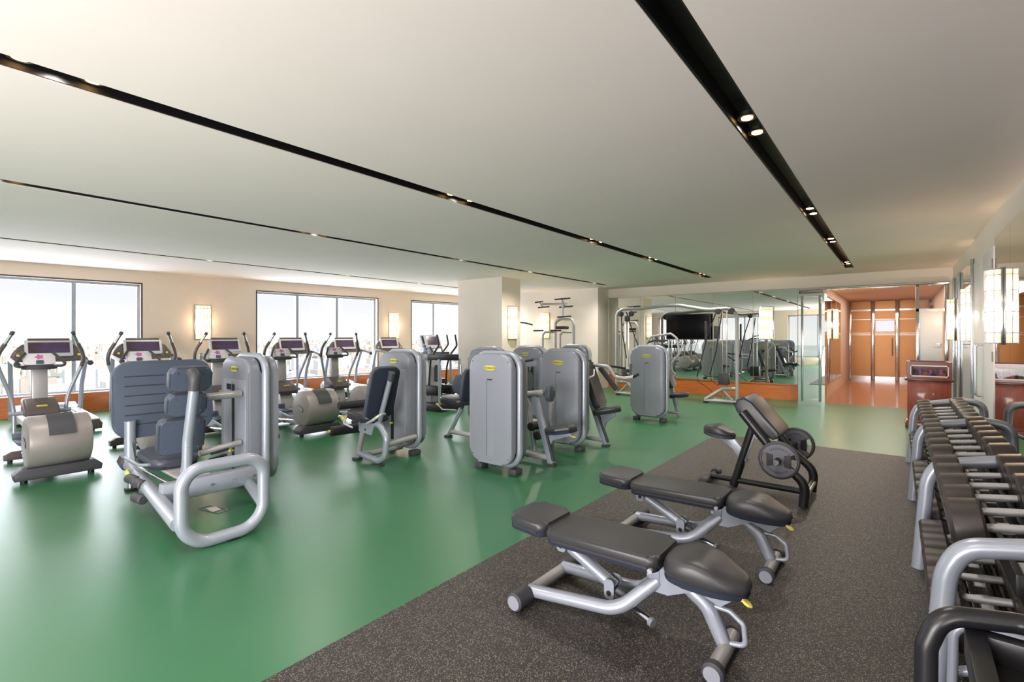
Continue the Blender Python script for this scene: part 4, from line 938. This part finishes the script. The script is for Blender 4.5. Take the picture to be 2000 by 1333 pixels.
def weight_plate(cx, y0, cz, label):
    t = thing('weight_plate', label, 'weight plate', (cx, y0, cz), group='weight plates on the curl bench')
    b = B(); rs = [0.027, 0.055, 0.104, 0.144, 0.150]; n = 48; vs = {}
    for i, r in enumerate(rs):
        for k in range(n): vs[i, k] = b.bm.verts.new((cx + r * math.cos(2 * PI * k / n), y0, cz + r * math.sin(2 * PI * k / n)))
    for i in range(4):
        for k in range(n):
            a = (k + 0.5) / n * 360
            if i == 2 and min(abs((a + 180) % 360 - 180), abs(a - 180)) < 27: continue
            b.bm.faces.new((vs[i, k], vs[i, (k + 1) % n], vs[i + 1, (k + 1) % n], vs[i + 1, k]))
    b.bm.normal_update(); bmesh.ops.solidify(b.bm, geom=b.bm.faces[:], thickness=0.022)
    part('plate_web', b, 'plate', t, False)
    b = B(); ring = []
    b.tube([(cx + 0.158 * math.cos(2 * PI * k / 48), y0, cz + 0.158 * math.sin(2 * PI * k / 48)) for k in range(48)], 0.016, 10, closed=True); part('rim', b, 'rubber', t)
    b = B(); b.tube([(cx + 0.036 * math.cos(2 * PI * k / 24), y0 - 0.018, cz + 0.036 * math.sin(2 * PI * k / 24)) for k in range(24)], 0.012, 8, closed=True); part('hub', b, 'plate', t)
    for s in (-1, 1):
        b = B(); b.plate([(0.045, -0.05), (0.10, -0.062), (0.10, 0.062), (0.045, 0.05)] if s > 0 else [(-0.10, -0.062), (-0.045, -0.05), (-0.045, 0.05), (-0.10, 0.062)], 0.006, FY(cx, y0 - 0.019, cz), bev=0.002, seg=1); part('grip_panel', b, 'blackpaint', t)
    for flip in (0, 1):
        b = B()
        for k, ch in enumerate('TECHNOGYM'):
            a = -PI / 2 + (k - 4) * 0.21 + flip * PI
            m = Matrix.Translation((0.112 * math.cos(a), 0.112 * math.sin(a), 0)) @ Matrix.Rotation(a + PI / 2, 4, 'Z')
            text(b, ch, 0.027, FY(cx, y0 - 0.0228, cz) @ Matrix.Rotation(-0.25, 4, 'Z') @ m)
        part('lettering', b, 'inkblack', t, False)
weight_plate(-0.86, 5.04, 0.45, 'grey lettered weight plate on the near peg of the curl bench')
weight_plate(-0.84, 5.86, 0.46, 'black weight plate on the far peg of the curl bench')
# ================================================================== CARDIO
def elliptical(Y0, label):
    X0 = -8.1
    t = thing('elliptical_trainer', label, 'elliptical', (X0, Y0, 0), group='elliptical trainers in a row')
    def w(x, y, z): return (X0 + x, Y0 + y, z)
    b = B(); b.plate([(-0.36, 0.04), (0.36, 0.04), (0.37, 0.10), (0.30, 0.165), (-0.30, 0.165), (-0.37, 0.10)], 0.22, PX(w(0.57, 0, 0), (0, 1, 0), (0, 0, 1)), bev=0.02); part('rear_foot', b, 'rubber', t)
    for s in (-0.28, 0.28):
        b = B(); b.cyl(w(0.68, s, 0.0), w(0.68, s, 0.05), 0.03, seg=10); part('leveller', b, 'inkblack', t)
    R = 0.285; cz = 0.425
    b = B(); b.tube([w(0.62, -0.265, cz), w(0.62, -0.26, cz), w(0.62, -0.24, cz), w(0.62, 0.24, cz), w(0.62, 0.26, cz), w(0.62, 0.265, cz)], [R - 0.025, R - 0.012, R, R, R - 0.012, R - 0.025], 40); dr = part('drum_cover', b, 'beige', t)
    b = B(); g = []
    for i in range(9):
        a = math.radians(18 + 62 * i / 8); g.append([b.bm.verts.new(w(0.62 + (R + 0.012) * math.cos(a), y, cz + (R + 0.012) * math.sin(a))) for y in (-0.11, -0.10, 0.10, 0.11)])
    for i in range(8):
        for j in range(3): b.bm.faces.new((g[i][j], g[i + 1][j], g[i + 1][j + 1], g[i][j + 1]))
    b.bm.normal_update(); bmesh.ops.solidify(b.bm, geom=b.bm.faces[:], thickness=0.014); part('inset_panel', b, 'rubber', dr)
    b = B(); b.box(w(0.62 + (R + 0.014) * 0.92, 0, cz + R * 0.40), (0.004, 0.08, 0.014), rot=(0, -0.42, 0)); part('badge', b, 'logo', dr, False)
    for s in (-1, 1):
        mm = (FY(X0 + 0.62, Y0 - 0.264, cz) if s < 0 else BY(X0 + 0.62, Y0 + 0.264, cz)) @ Matrix.Rotation(-0.35, 4, 'Z')
        b = B(); b.plate(rrect(0.16, 0.065, 0.012), 0.008, mm, bev=0.002, seg=1); bd = part('side_badge', b, 'recess', dr)
        b = B(); b.plate(rrect(0.142, 0.047, 0.008), 0.010, mm, bev=0.001, seg=1); part('badge_face', b, 'aluminium', bd)
        b = B(); text(b, 'TECHNOGYM', 0.023, mm @ Matrix.Translation((0, -0.002, 0.0108)), 0.0006); part('lettering', b, 'recess', bd, False)
    b = B(); b.bar(w(-0.66, 0, 0.12), w(0.45, 0, 0.12), 0.12, 0.08, 0.02); part('centre_rail', b, 'paint2', t)
    for s in (-1, 1):
        b = B(); b.cyl(w(-0.3, s * 0.18, 0.16), w(0.5, s * 0.18, 0.22), 0.014, seg=8); part('guide_rail', b, 'chrome', t)
    b = B(); b.plate([(-0.31, 0.03), (0.31, 0.03), (0.31, 0.10), (0.24, 0.14), (-0.24, 0.14), (-0.31, 0.10)], 0.13, PX(w(-0.74, 0, 0), (0, 1, 0), (0, 0, 1)), bev=0.015); part('front_foot', b, 'brown', t)
    for s in (-0.25, 0.25):
        b = B(); b.cyl(w(-0.68, s, 0.0), w(-0.68, s, 0.04), 0.025, seg=10); part('leveller', b, 'inkblack', t)
    b = B(); b.plate([(-0.72, 0.10), (-0.25, 0.08), (-0.30, 0.30), (-0.38, 0.60), (-0.66, 0.60), (-0.70, 0.3)], 0.22, FY(X0, Y0 + 0.11, 0), bev=0.02); part('front_housing', b, 'paint2', t)
    b = B(); b.plate([(-0.67, 0.58), (-0.28, 0.58), (-0.26, 0.63), (-0.30, 0.67), (-0.48, 0.80), (-0.66, 0.80)], 0.32, FY(X0, Y0 + 0.16, 0), bev=0.03); hc = part('top_housing', b, 'brown', t)
    b = B(); b.box(w(-0.355, 0, 0.716), (0.02, 0.10, 0.012), rot=(0, 0.63, 0)); part('badge', b, 'logo', hc, False)
    b = B(); b.bar(w(-0.54, 0, 0.72), w(-0.57, 0, 1.20), 0.155, 0.09, 0.02); part('column', b, 'paint2', t)
    b = B(); b.plate([(p[0], p[1]) for p in oval(0.20, 0.34)], 0.05, Matrix.Translation(w(-0.52, 0, 1.17)), bev=0.015); part('tray', b, 'recess', t)
    cm = PX(w(-0.56, 0, 1.285), (0, 1, 0), (-0.45, 0, 0.9))
    b = B(); b.plate(rrect(0.30, 0.15, 0.03), 0.03, cm, bev=0.008); co = part('console', b, 'sheet', t)
    b = B(); b.plate([(0.05 * math.cos(k * PI / 5) * (1 if k % 2 else 0.6), 0.03 + 0.04 * math.sin(k * PI / 5) * (1 if k % 2 else 0.6)) for k in range(10)], 0.003, cm @ Matrix.Translation((0, 0, 0.03))); part('printed_flower', b, 'pink', co)
    b = B(); b.plate(rrect(0.07, 0.05, 0.01), 0.02, cm @ Matrix.Translation((0, -0.045, 0.02))); part('button', b, 'padback', co)
    for s in (-1, 1):
        b = B(); b.tube([w(-0.50, s * 0.08, 1.21), w(-0.42, s * 0.21, 1.21), w(-0.44, s * 0.235, 1.24), w(-0.55, s * 0.13, 1.38)], 0.016, 8, fil=0.03); part('fixed_handle', b, 'rubber', t)
        b = B(); b.cyl(w(-0.46, s * 0.14, 0.63), w(-0.46, s * 0.29, 0.63), 0.028, seg=12); part('pivot', b, 'paint', t)
        b = B(); b.tube(spline([w(-0.44, s * 0.24, 0.34), w(-0.46, s * 0.24, 0.63), w(-0.45, s * 0.27, 0.85), w(-0.41, s * 0.33, 1.05), w(-0.37, s * 0.385, 1.22)], 5), 0.021, 10); ar = part('swing_arm', b, 'paint', t)
        b = B(); b.tube(spline([w(-0.375, s * 0.38, 1.20), w(-0.34, s * 0.395, 1.30), w(-0.32, s * 0.375, 1.40), w(-0.28, s * 0.33, 1.50)], 4), 0.022, 10); part('arm_bend', b, 'brown', ar)
        b = B(); b.cyl(w(-0.285, s * 0.335, 1.49), w(-0.235, s * 0.28, 1.62), 0.018); part('sensor', b, 'chrome', ar)
        b = B(); b.cyl(w(-0.24, s * 0.285, 1.61), w(-0.225, s * 0.268, 1.65), 0.022, bev=.005); part('grip_tip', b, 'rubber', ar)
        b = B(); b.bar(w(-0.46, s * 0.20, 0.34), w(0.42, s * 0.20, 0.30 + s * 0.08), 0.05, 0.05, 0.01); part('pedal_arm', b, 'paint', t)
        b = B(); b.bb(X0 - 0.20, X0 + 0.20, Y0 + s * 0.20 - 0.075, Y0 + s * 0.20 + 0.075, 0.36 + s * .03, 0.395 + s * .03, 0.012); b.bb(X0 - 0.22, X0 - 0.17, Y0 + s * 0.20 - 0.08, Y0 + s * 0.20 + 0.08, 0.37 + s * .03, 0.46 + s * .03, 0.012); part('pedal', b, 'padback', t)
    return t
el = ['leftmost elliptical trainer, its round drum fully visible at the left edge', 'second elliptical from the left, half hidden behind the ribbed footplate',
      'third elliptical from the left, behind the leg press weight tower', 'fourth elliptical from the left, its drum behind the leg extension rollers', 'fifth and farthest elliptical trainer, beside the leg extension backrest']
for k in range(5): elliptical(1.12 + 1.045 * k, el[k])

def treadmill(Y0, label, arch=True):
    X0 = -11.5
    t = thing('treadmill', label, 'treadmill', (X0, Y0, 0), group='treadmills along the windows')
    def w(x, y, z): return (X0 + x, Y0 + y, z)
    for s in (-1, 1):
        b = B(); b.bar(w(-0.6, s * 0.38, 0.20), w(0.88, s * 0.38, 0.16), 0.13, 0.10, 0.02); part('side_rail', b, 'cream', t)
    b = B(); b.bar(w(-0.6, 0, 0.205), w(0.88, 0, 0.165), 0.62, 0.04, 0.005); part('belt', b, 'shell2', t)
    b = B(); b.plate([(-0.46, 0.03), (0.46, 0.03), (0.47, 0.12), (0.42, 0.20), (-0.42, 0.20), (-0.47, 0.12)], 0.10, PX(w(0.84, 0, 0), (0, 1, 0), (0, 0, 1)), bev=0.02); part('end_cap', b, 'brown', t)
    b = B(); b.plate([(0.03, 0.04), (0.42, 0.04), (0.44, 0.20), (0.30, 0.30), (0.12, 0.34), (0.0, 0.26)], 0.88, FY(X0 - 1.0, Y0 + 0.44, 0), bev=0.04); hd = part('motor_hood', b, 'cream', t)
    b = B(); b.plate(rrect(0.5, 0.10, 0.03), 0.006, PX(w(-0.64, 0, 0.29), (0, 1, 0), (-0.8, 0, 0.6))); part('hood_panel', b, 'shell', hd)
    for s in (-1, 1):
        b = B(); b.tube([w(-0.70, s * 0.46, 0.10), w(-0.62, s * 0.47, 0.7), w(-0.42, s * 0.50, 1.20)], 0.036, 12, fil=0.5); part('upright', b, 'paint', t)
        b = B(); b.tube([w(-0.44, s * 0.50, 1.19), w(-0.25, s * 0.50, 1.17), w(0.05, s * 0.47, 1.12)], 0.034, 12, fil=0.1); part('hand_rail', b, 'brown', t)
        b = B(); b.cyl(w(0.04, s * 0.47, 1.12), w(0.09, s * 0.465, 1.11), 0.044, bev=.01); part('rail_end', b, 'rubber', t)
        for x in (-0.8, 0.8):
            b = B(); b.cyl(w(x, s * 0.36, 0.0), w(x, s * 0.36, 0.08), 0.03, seg=10); part('leveller', b, 'inkblack', t)
    b = B(); b.bar(w(-0.46, -0.46, 1.16), w(-0.46, 0.46, 1.16), 0.06, 0.05, 0.012); part('crossbar', b, 'brown', t)
    am = PX(w(-0.44, 0, 1.20), (0, 1, 0), (-0.30, 0, 0.95))
    if arch:
        o_ = [(0.50 * math.cos(a), -0.02 + (0.37 if a < PI else 0.04) * math.sin(a)) for a in [2 * PI * k / 40 for k in range(40)]]
        b = B(); b.plate(o_, 0.07, am @ Matrix.Translation((0, 0, -0.07)), bev=0.025); ac = part('arch_console', b, 'brown', t)
        for s in (-1, 1):
            b = B(); b.cyl(am @ Vector((s * 0.40, 0.05, 0)), am @ Vector((s * 0.40, 0.05, 0.02)), 0.024, bev=.005); part('knob', b, 'yellow', ac)
            b = B(); b.cyl(am @ Vector((s * 0.40, 0.05, -0.001)), am @ Vector((s * 0.40, 0.05, 0.006)), 0.038, seg=16); part('knob_ring', b, 'recess', ac)
    b = B(); b.plate(rrect(0.64, 0.30, 0.02), 0.04, am @ Matrix.Translation((0, 0.17, 0.0)), bev=0.01); sf = part('screen_frame', b, 'aluminium', t)
    b = B(); b.plate(rrect(0.55, 0.20, 0.005, 2), 0.004, am @ Matrix.Translation((0, 0.18, 0.039))); part('screen', b, 'screen', sf)
    b = B(); b.plate(rrect(0.56, 0.04, 0.01, 2), 0.05, am @ Matrix.Translation((0, 0.335, 0.0)), bev=0.008); part('screen_hood', b, 'brown', sf)
    return t
tl = ['leftmost treadmill, facing the window behind the first elliptical', 'second treadmill from the left, behind the ribbed footplate', 'treadmill without arch behind the third elliptical, purple screen',
      'fourth treadmill from the left, console arch behind the leg press tower', 'fifth treadmill from the left, console arch before the three-pane window', 'sixth and farthest treadmill, before the wall right of the three-pane window']
for k, y in enumerate((1.68, 3.07, 4.6, 6.15, 7.65, 9.15)): treadmill(y, tl[k], k != 2)
b = B(); b.tube(spline([(-10.4, 0.55, 0.006), (-10.6, 0.8, 0.006), (-10.9, 0.92, 0.006), (-11.2, 0.9, 0.006), (-12.2, 1.0, 0.006)]), 0.006, 6)
solo('power_cable', b, 'inkblack', 'thin black power cable on the floor left of the first treadmill', 'cable', (-10.9, 0.9, 0))
b = B(); b.tube(spline([(-11.6, 2.55, 0.006), (-11.2, 2.42, 0.006), (-10.7, 2.50, 0.006), (-10.4, 2.35, 0.006)]), 0.006, 6)
solo('power_cable', b, 'inkblack', 'thin black power cable on the floor between the first two treadmills', 'cable', (-11, 2.4, 0))

def trainer(X0, Y0, label):
    t = thing('total_body_trainer', label, 'elliptical', (X0, Y0, 0), group='cross trainers beside the pillar')
    def w(x, y, z): return (X0 + x, Y0 + y, z)
    b = B(); b.plate([(-0.55, 0.05), (0.15, 0.05), (0.10, 0.9), (0.02, 1.10), (-0.40, 1.10), (-0.50, 0.8)], 0.34, FY(X0, Y0 + 0.17, 0), bev=0.05); bd = part('body_shroud', b, 'paint2', t)
    b = B(); b.plate(rrect(0.16, 0.36, 0.03), 0.01, FX(X0 + 0.125, Y0, 0.78) , bev=0.003, seg=1); ip = part('inset_panel', b, 'recess', bd)
    b = B(); text(b, 'TECHNOGYM', 0.022, FX(X0 + 0.137, Y0, 0.66)); part('lettering', b, 'aluminium', ip, False)
    b = B(); b.bar(w(-0.35, -0.26, 1.13), w(0.15, -0.26, 1.13), 0.08, 0.12, 0.02); part('arm_rest', b, 'paint', t)
    b = B(); b.bar(w(0.12, -0.26, 1.14), w(0.95, -0.20, 1.15), 0.08, 0.13, 0.015); part('rail', b, 'blackpaint', t)
    for s in (-1, 1):
        b = B(); b.bar(w(-0.25, s * 0.2, 0.42), w(0.42, s * 0.2, 0.42), 0.16, 0.20, 0.02); part('foot_plate', b, 'blackpaint', t)
        b = B(); b.tube([w(0.1, s * 0.25, 0.3), w(0.16, s * 0.25, 0.9), w(0.22, s * 0.27, 1.15), w(0.46, s * 0.27, 1.38), w(0.40, s * 0.27, 1.62)], 0.02, 10, fil=0.08); part('swing_handle', b, 'blackpaint', t)
        b = B(); b.tube([w(0.52, s * 0.3, 0.1), w(0.5, s * 0.3, 1.1)], 0.03, 10); part('rear_post', b, 'paint', t)
    b = B(); b.bb(X0 - 0.5, X0 + 0.6, Y0 - 0.36, Y0 + 0.36, 0.0, 0.16, 0.02); part('base', b, 'blackpaint', t)
    cm = PX(w(-0.05, 0, 1.45), (0, 1, 0), (-0.35, 0, 0.9))
    b = B(); b.plate(rrect(0.42, 0.30, 0.02), 0.05, cm, bev=0.01); c = part('console', b, 'aluminium', t)
    b = B(); b.plate(rrect(0.36, 0.20, 0.005, 2), 0.004, cm @ Matrix.Translation((0, 0.02, 0.049))); part('screen', b, 'screen', c)
    b = B(); b.tube([w(-0.1, 0, 1.05), w(-0.12, 0, 1.35)], 0.05, 10); part('column', b, 'paint', t)
    for s in (-1, 1):
        b = B(); b.tube([w(0.02, s * 0.06, 1.14), w(0.16, s * 0.14, 1.2), w(0.06, s * 0.16, 1.36)], 0.014, 8, fil=0.04); part('fixed_handle', b, 'foam', t)
trainer(-8.05, 7.35, 'grey cross trainer with black rails and curved grips left of the pillar')
trainer(-9.35, 8.35, 'cross trainer behind the one left of the pillar, console before the window')

# ================================================================== DUMBBELL RACK
t = thing('dumbbell_rack', 'long two-tier grey tubular dumbbell rack along the mirror wall', 'rack', (0.4, 5.2, 0))
AY = (2.70, 4.34, 6.10, 7.90)
for y in AY:
    b = B(); b.tube([(0.11, y, 0.0), (0.155, y, 0.62), (0.21, y, 0.735), (0.60, y, 0.82), (0.78, y, 0.80), (0.83, y, 0.0)], 0.040, 16, fil=[0, .3, .12, .1, .1, 0], n=8); part('arch_leg', b, 'paint', t)
    b = B(); b.tube([(0.17, y + 0.02, 0.20), (0.45, y, 0.35), (0.80, y, 0.50)], 0.02, 10, fil=.1); part('shelf_brace', b, 'paint', t)
b = B(); b.tube([(0.165, 2.63, 0.02), (0.175, 2.63, 0.42), (0.24, 2.63, 0.47), (0.5, 2.63, 0.44)], 0.017, 12, fil=0.07); part('end_brace', b, 'paint', t)
for (xa, za, xb, zb) in ((0.365, 0.64, 0.465, 0.66), (0.295, 0.24, 0.395, 0.26)):
    for x, z in ((xa, za), (xb, zb)):
        b = B(); b.bb(x - 0.012, x + 0.012, 2.66, 7.95, z - 0.045, z + 0.045, 0.004); part('tier_rail', b, 'blackpaint', t)
    for k in range(18):
        y = 2.93 + 0.285 * k
        b = B(); b.box(((xa + xb) / 2, y, (za + zb) / 2 - 0.035), (0.074, 0.17, 0.008), 0.002, rot=(0, -0.16, 0)); part('saddle', b, 'aluminium', t, False)
TILT = -math.atan2(0.05, 0.30)
def dumbbell(x, y, z, R, label, group, first=[None]):
    if R not in DBS:
        r = thing('dumbbell', label, 'dumbbell', (x, y, z), world=False); r.rotation_euler = (0, TILT, 0)
        for s in (-1, 1):
            b = B(); b.tube([(s * 0.088, 0, 0), (s * 0.089, 0, 0), (s * 0.10, 0, 0), (s * 0.198, 0, 0), (s * 0.213, 0, 0), (s * 0.214, 0, 0)], [R * 0.90, R * 0.93, R, R, R - 0.016, R - 0.03], 10); hd = part('head', b, 'foamhead', r)
            b = B(); b.cyl((s * 0.213, 0, 0), (s * 0.216, 0, 0), R * 0.55, seg=24); part('end_disc', b, 'rubber', hd)
        b = B(); b.tube([(-0.09, 0, 0), (-0.03, 0, 0), (0.03, 0, 0), (0.09, 0, 0)], [0.018, 0.0195, 0.0195, 0.018], 14); part('handle', b, 'aluminium', r)
        DBS[R] = r
    else:
        r = dup(DBS[R], (x, y, z), None)
        r.rotation_euler = (0, TILT, 0)
    r['label'] = label; r['group'] = group
DBS = {}
M['foamhead'] = mat('urethane_head', (52, 46, 44), 0.38, noise=0.05)
rows = ['first', 'second', 'third', 'fourth', 'fifth', 'sixth', 'seventh', 'eighth', 'ninth', 'tenth', 'eleventh', 'twelfth', 'thirteenth', 'fourteenth', 'fifteenth', 'sixteenth', 'seventeenth']
ys = [3.09 + 0.264 * k for k in range(5)] + [4.535 + 0.272 * k for k in range(6)] + [6.30 + 0.272 * k for k in range(6)]
for k, y in enumerate(ys):
    dumbbell(0.40, y, 0.735, 0.130 if k < 11 else 0.118, '%s dumbbell from the camera on the upper tier of the rack' % rows[k], 'dumbbells on the upper tier')
ys = [2.96 + 0.268 * k for k in range(5)] + [4.535 + 0.272 * k for k in range(6)] + [6.30 + 0.272 * k for k in range(6)]
for k, y in enumerate(ys):
    dumbbell(0.33, y, 0.335, 0.130 if k < 11 else 0.118, '%s dumbbell from the camera on the lower tier of the rack' % rows[k], 'dumbbells on the lower tier')

# black tubular plate stand in the near right corner
t = thing('storage_stand', 'black tubular stand with a sloping rubber tray in the near right corner', 'stand', (0.4, 1.75, 0))
b = B(); b.tube([(0.065, 2.02, 0.0), (0.07, 2.02, 0.62), (0.105, 2.03, 0.725), (0.28, 2.10, 0.73), (0.80, 2.10, 0.73)], 0.030, 18, fil=0.09, n=10); part('arch_tube', b, 'blackpaint', t)
b = B(); b.tube([(0.80, 2.10, 0.73), (0.80, 2.10, 0.0)], 0.03, 14); part('rear_leg', b, 'blackpaint', t)
b = B(); b.tube([(0.075, 1.2, 0.0), (0.075, 1.2, 0.60), (0.2, 1.2, 0.68), (0.8, 1.2, 0.68), (0.8, 1.2, 0)], 0.03, 14, fil=0.09); part('arch_tube', b, 'blackpaint', t)
b = B(); b.bb(0.165, 0.80, 2.02, 2.07, 0.61, 0.70, 0.006); part('tray_edge', b, 'blackpaint', t)
b = B(); b.bar((0.185, 2.05, 0.66), (0.185, 1.22, 0.60), 0.05, 0.09, 0.004); part('tray_edge', b, 'blackpaint', t)
b = B(); b.bar((0.5, 2.03, 0.62), (0.5, 1.22, 0.56), 0.60, 0.012, 0.003); part('rubber_tray', b, 'black', t)
b = B(); b.bb(0.2, 0.8, 1.2, 1.24, 0.54, 0.62, 0.004); part('tray_edge', b, 'blackpaint', t)

# mahogany display cabinet
t = thing('display_cabinet', 'mahogany cabinet with a glazed display top beside the hall opening', 'cabinet', (0.42, 11.15, 0))
b = B(); b.bb(0.13, 0.70, 10.92, 11.50, 0.10, 0.82, 0.004); part('body', b, 'mahog', t)
b = B(); b.bb(0.10, 0.73, 10.89, 11.53, 0.0, 0.10, 0.006); part('plinth', b, 'mahogd', t)
b = B(); b.bb(0.11, 0.72, 10.90, 11.52, 0.10, 0.13, 0.006); part('base_moulding', b, 'mahogd', t)
b = B(); b.bb(0.175, 0.655, 10.912, 10.92, 0.17, 0.78, 0.002); part('front_panel', b, 'mahog', t)
b = B(); b.bb(0.09, 0.74, 10.88, 11.54, 0.82, 0.86, 0.012); part('worktop_moulding', b, 'mahogd', t)
b = B(); b.bb(0.12, 0.17, 10.90, 11.50, 0.86, 1.15); b.bb(0.66, 0.71, 10.90, 11.50, 0.86, 1.15); b.bb(0.17, 0.66, 10.90, 10.93, 0.86, 0.90); b.bb(0.17, 0.66, 10.90, 10.93, 1.09, 1.15); b.bb(0.17, 0.66, 11.46, 11.50, 0.86, 1.15); part('case_frame', b, 'mahogd', t, False)
b = B(); b.bb(0.165, 0.665, 10.892, 10.90, 0.895, 0.915); b.bb(0.165, 0.665, 10.892, 10.90, 1.075, 1.095); b.bb(0.165, 0.18, 10.892, 10.90, 0.895, 1.095); b.bb(0.65, 0.665, 10.892, 10.90, 0.895, 1.095); part('white_bead', b, 'sheet', t, False)
b = B(); b.bb(0.17, 0.66, 10.905, 10.912, 0.9, 1.09); part('front_glass', b, 'glass', t, False)
b = B(); b.bb(0.14, 0.69, 10.92, 11.48, 1.145, 1.155); part('top_glass', b, 'glass', t, False)
b = B(); b.bb(0.17, 0.66, 10.93, 11.46, 0.86, 0.872); part('shelf', b, 'sheet', t, False)
items = [('heart_rate_strap', 'grey coiled strap at the left end of the glass case', 0.23, 'rubber'), ('small_box', 'tan leather case lying in the glass case', 0.37, 'redcloth'), ('hand_grip', 'dark grip beside the tan case in the glass case', 0.47, 'inkblack'), ('small_box', 'brown box at the right end of the glass case', 0.58, 'mahog')]
for nme, lab, x, m_ in items:
    b = B()
    if 'box' in nme: b.box((x, 11.0, 0.92), (0.09, 0.10, 0.08), 0.01, rot=(0, 0.1, 0.2))
    elif 'strap' in nme: b.tube([(x + 0.035 * math.cos(k * PI / 8), 11.0, 0.925 + 0.04 * math.sin(k * PI / 8)) for k in range(16)], 0.007, 6, closed=True)
    else: b.tube([(x - 0.03, 11.0, 0.885), (x, 11.0, 0.98), (x + 0.04, 11.0, 0.885)], 0.01, 8, fil=0.02)
    solo(nme, b, m_, lab, 'accessory', (x, 11.0, 0.875))
for k in range(6):
    b = B(); b.cyl((0.24 + 0.07 * k, 11.25, 0.8725), (0.24 + 0.07 * k, 11.25, 1.0), 0.02, bev=.005, seg=12)
    solo('bottle', b, 'purple' if k % 2 else 'padback', '%s %s container from the left at the back of the glass case' % (rows[k], 'purple' if k % 2 else 'blue-grey'), 'bottle', (0.24 + 0.07 * k, 11.25, 0.875), 'containers in the glass case')
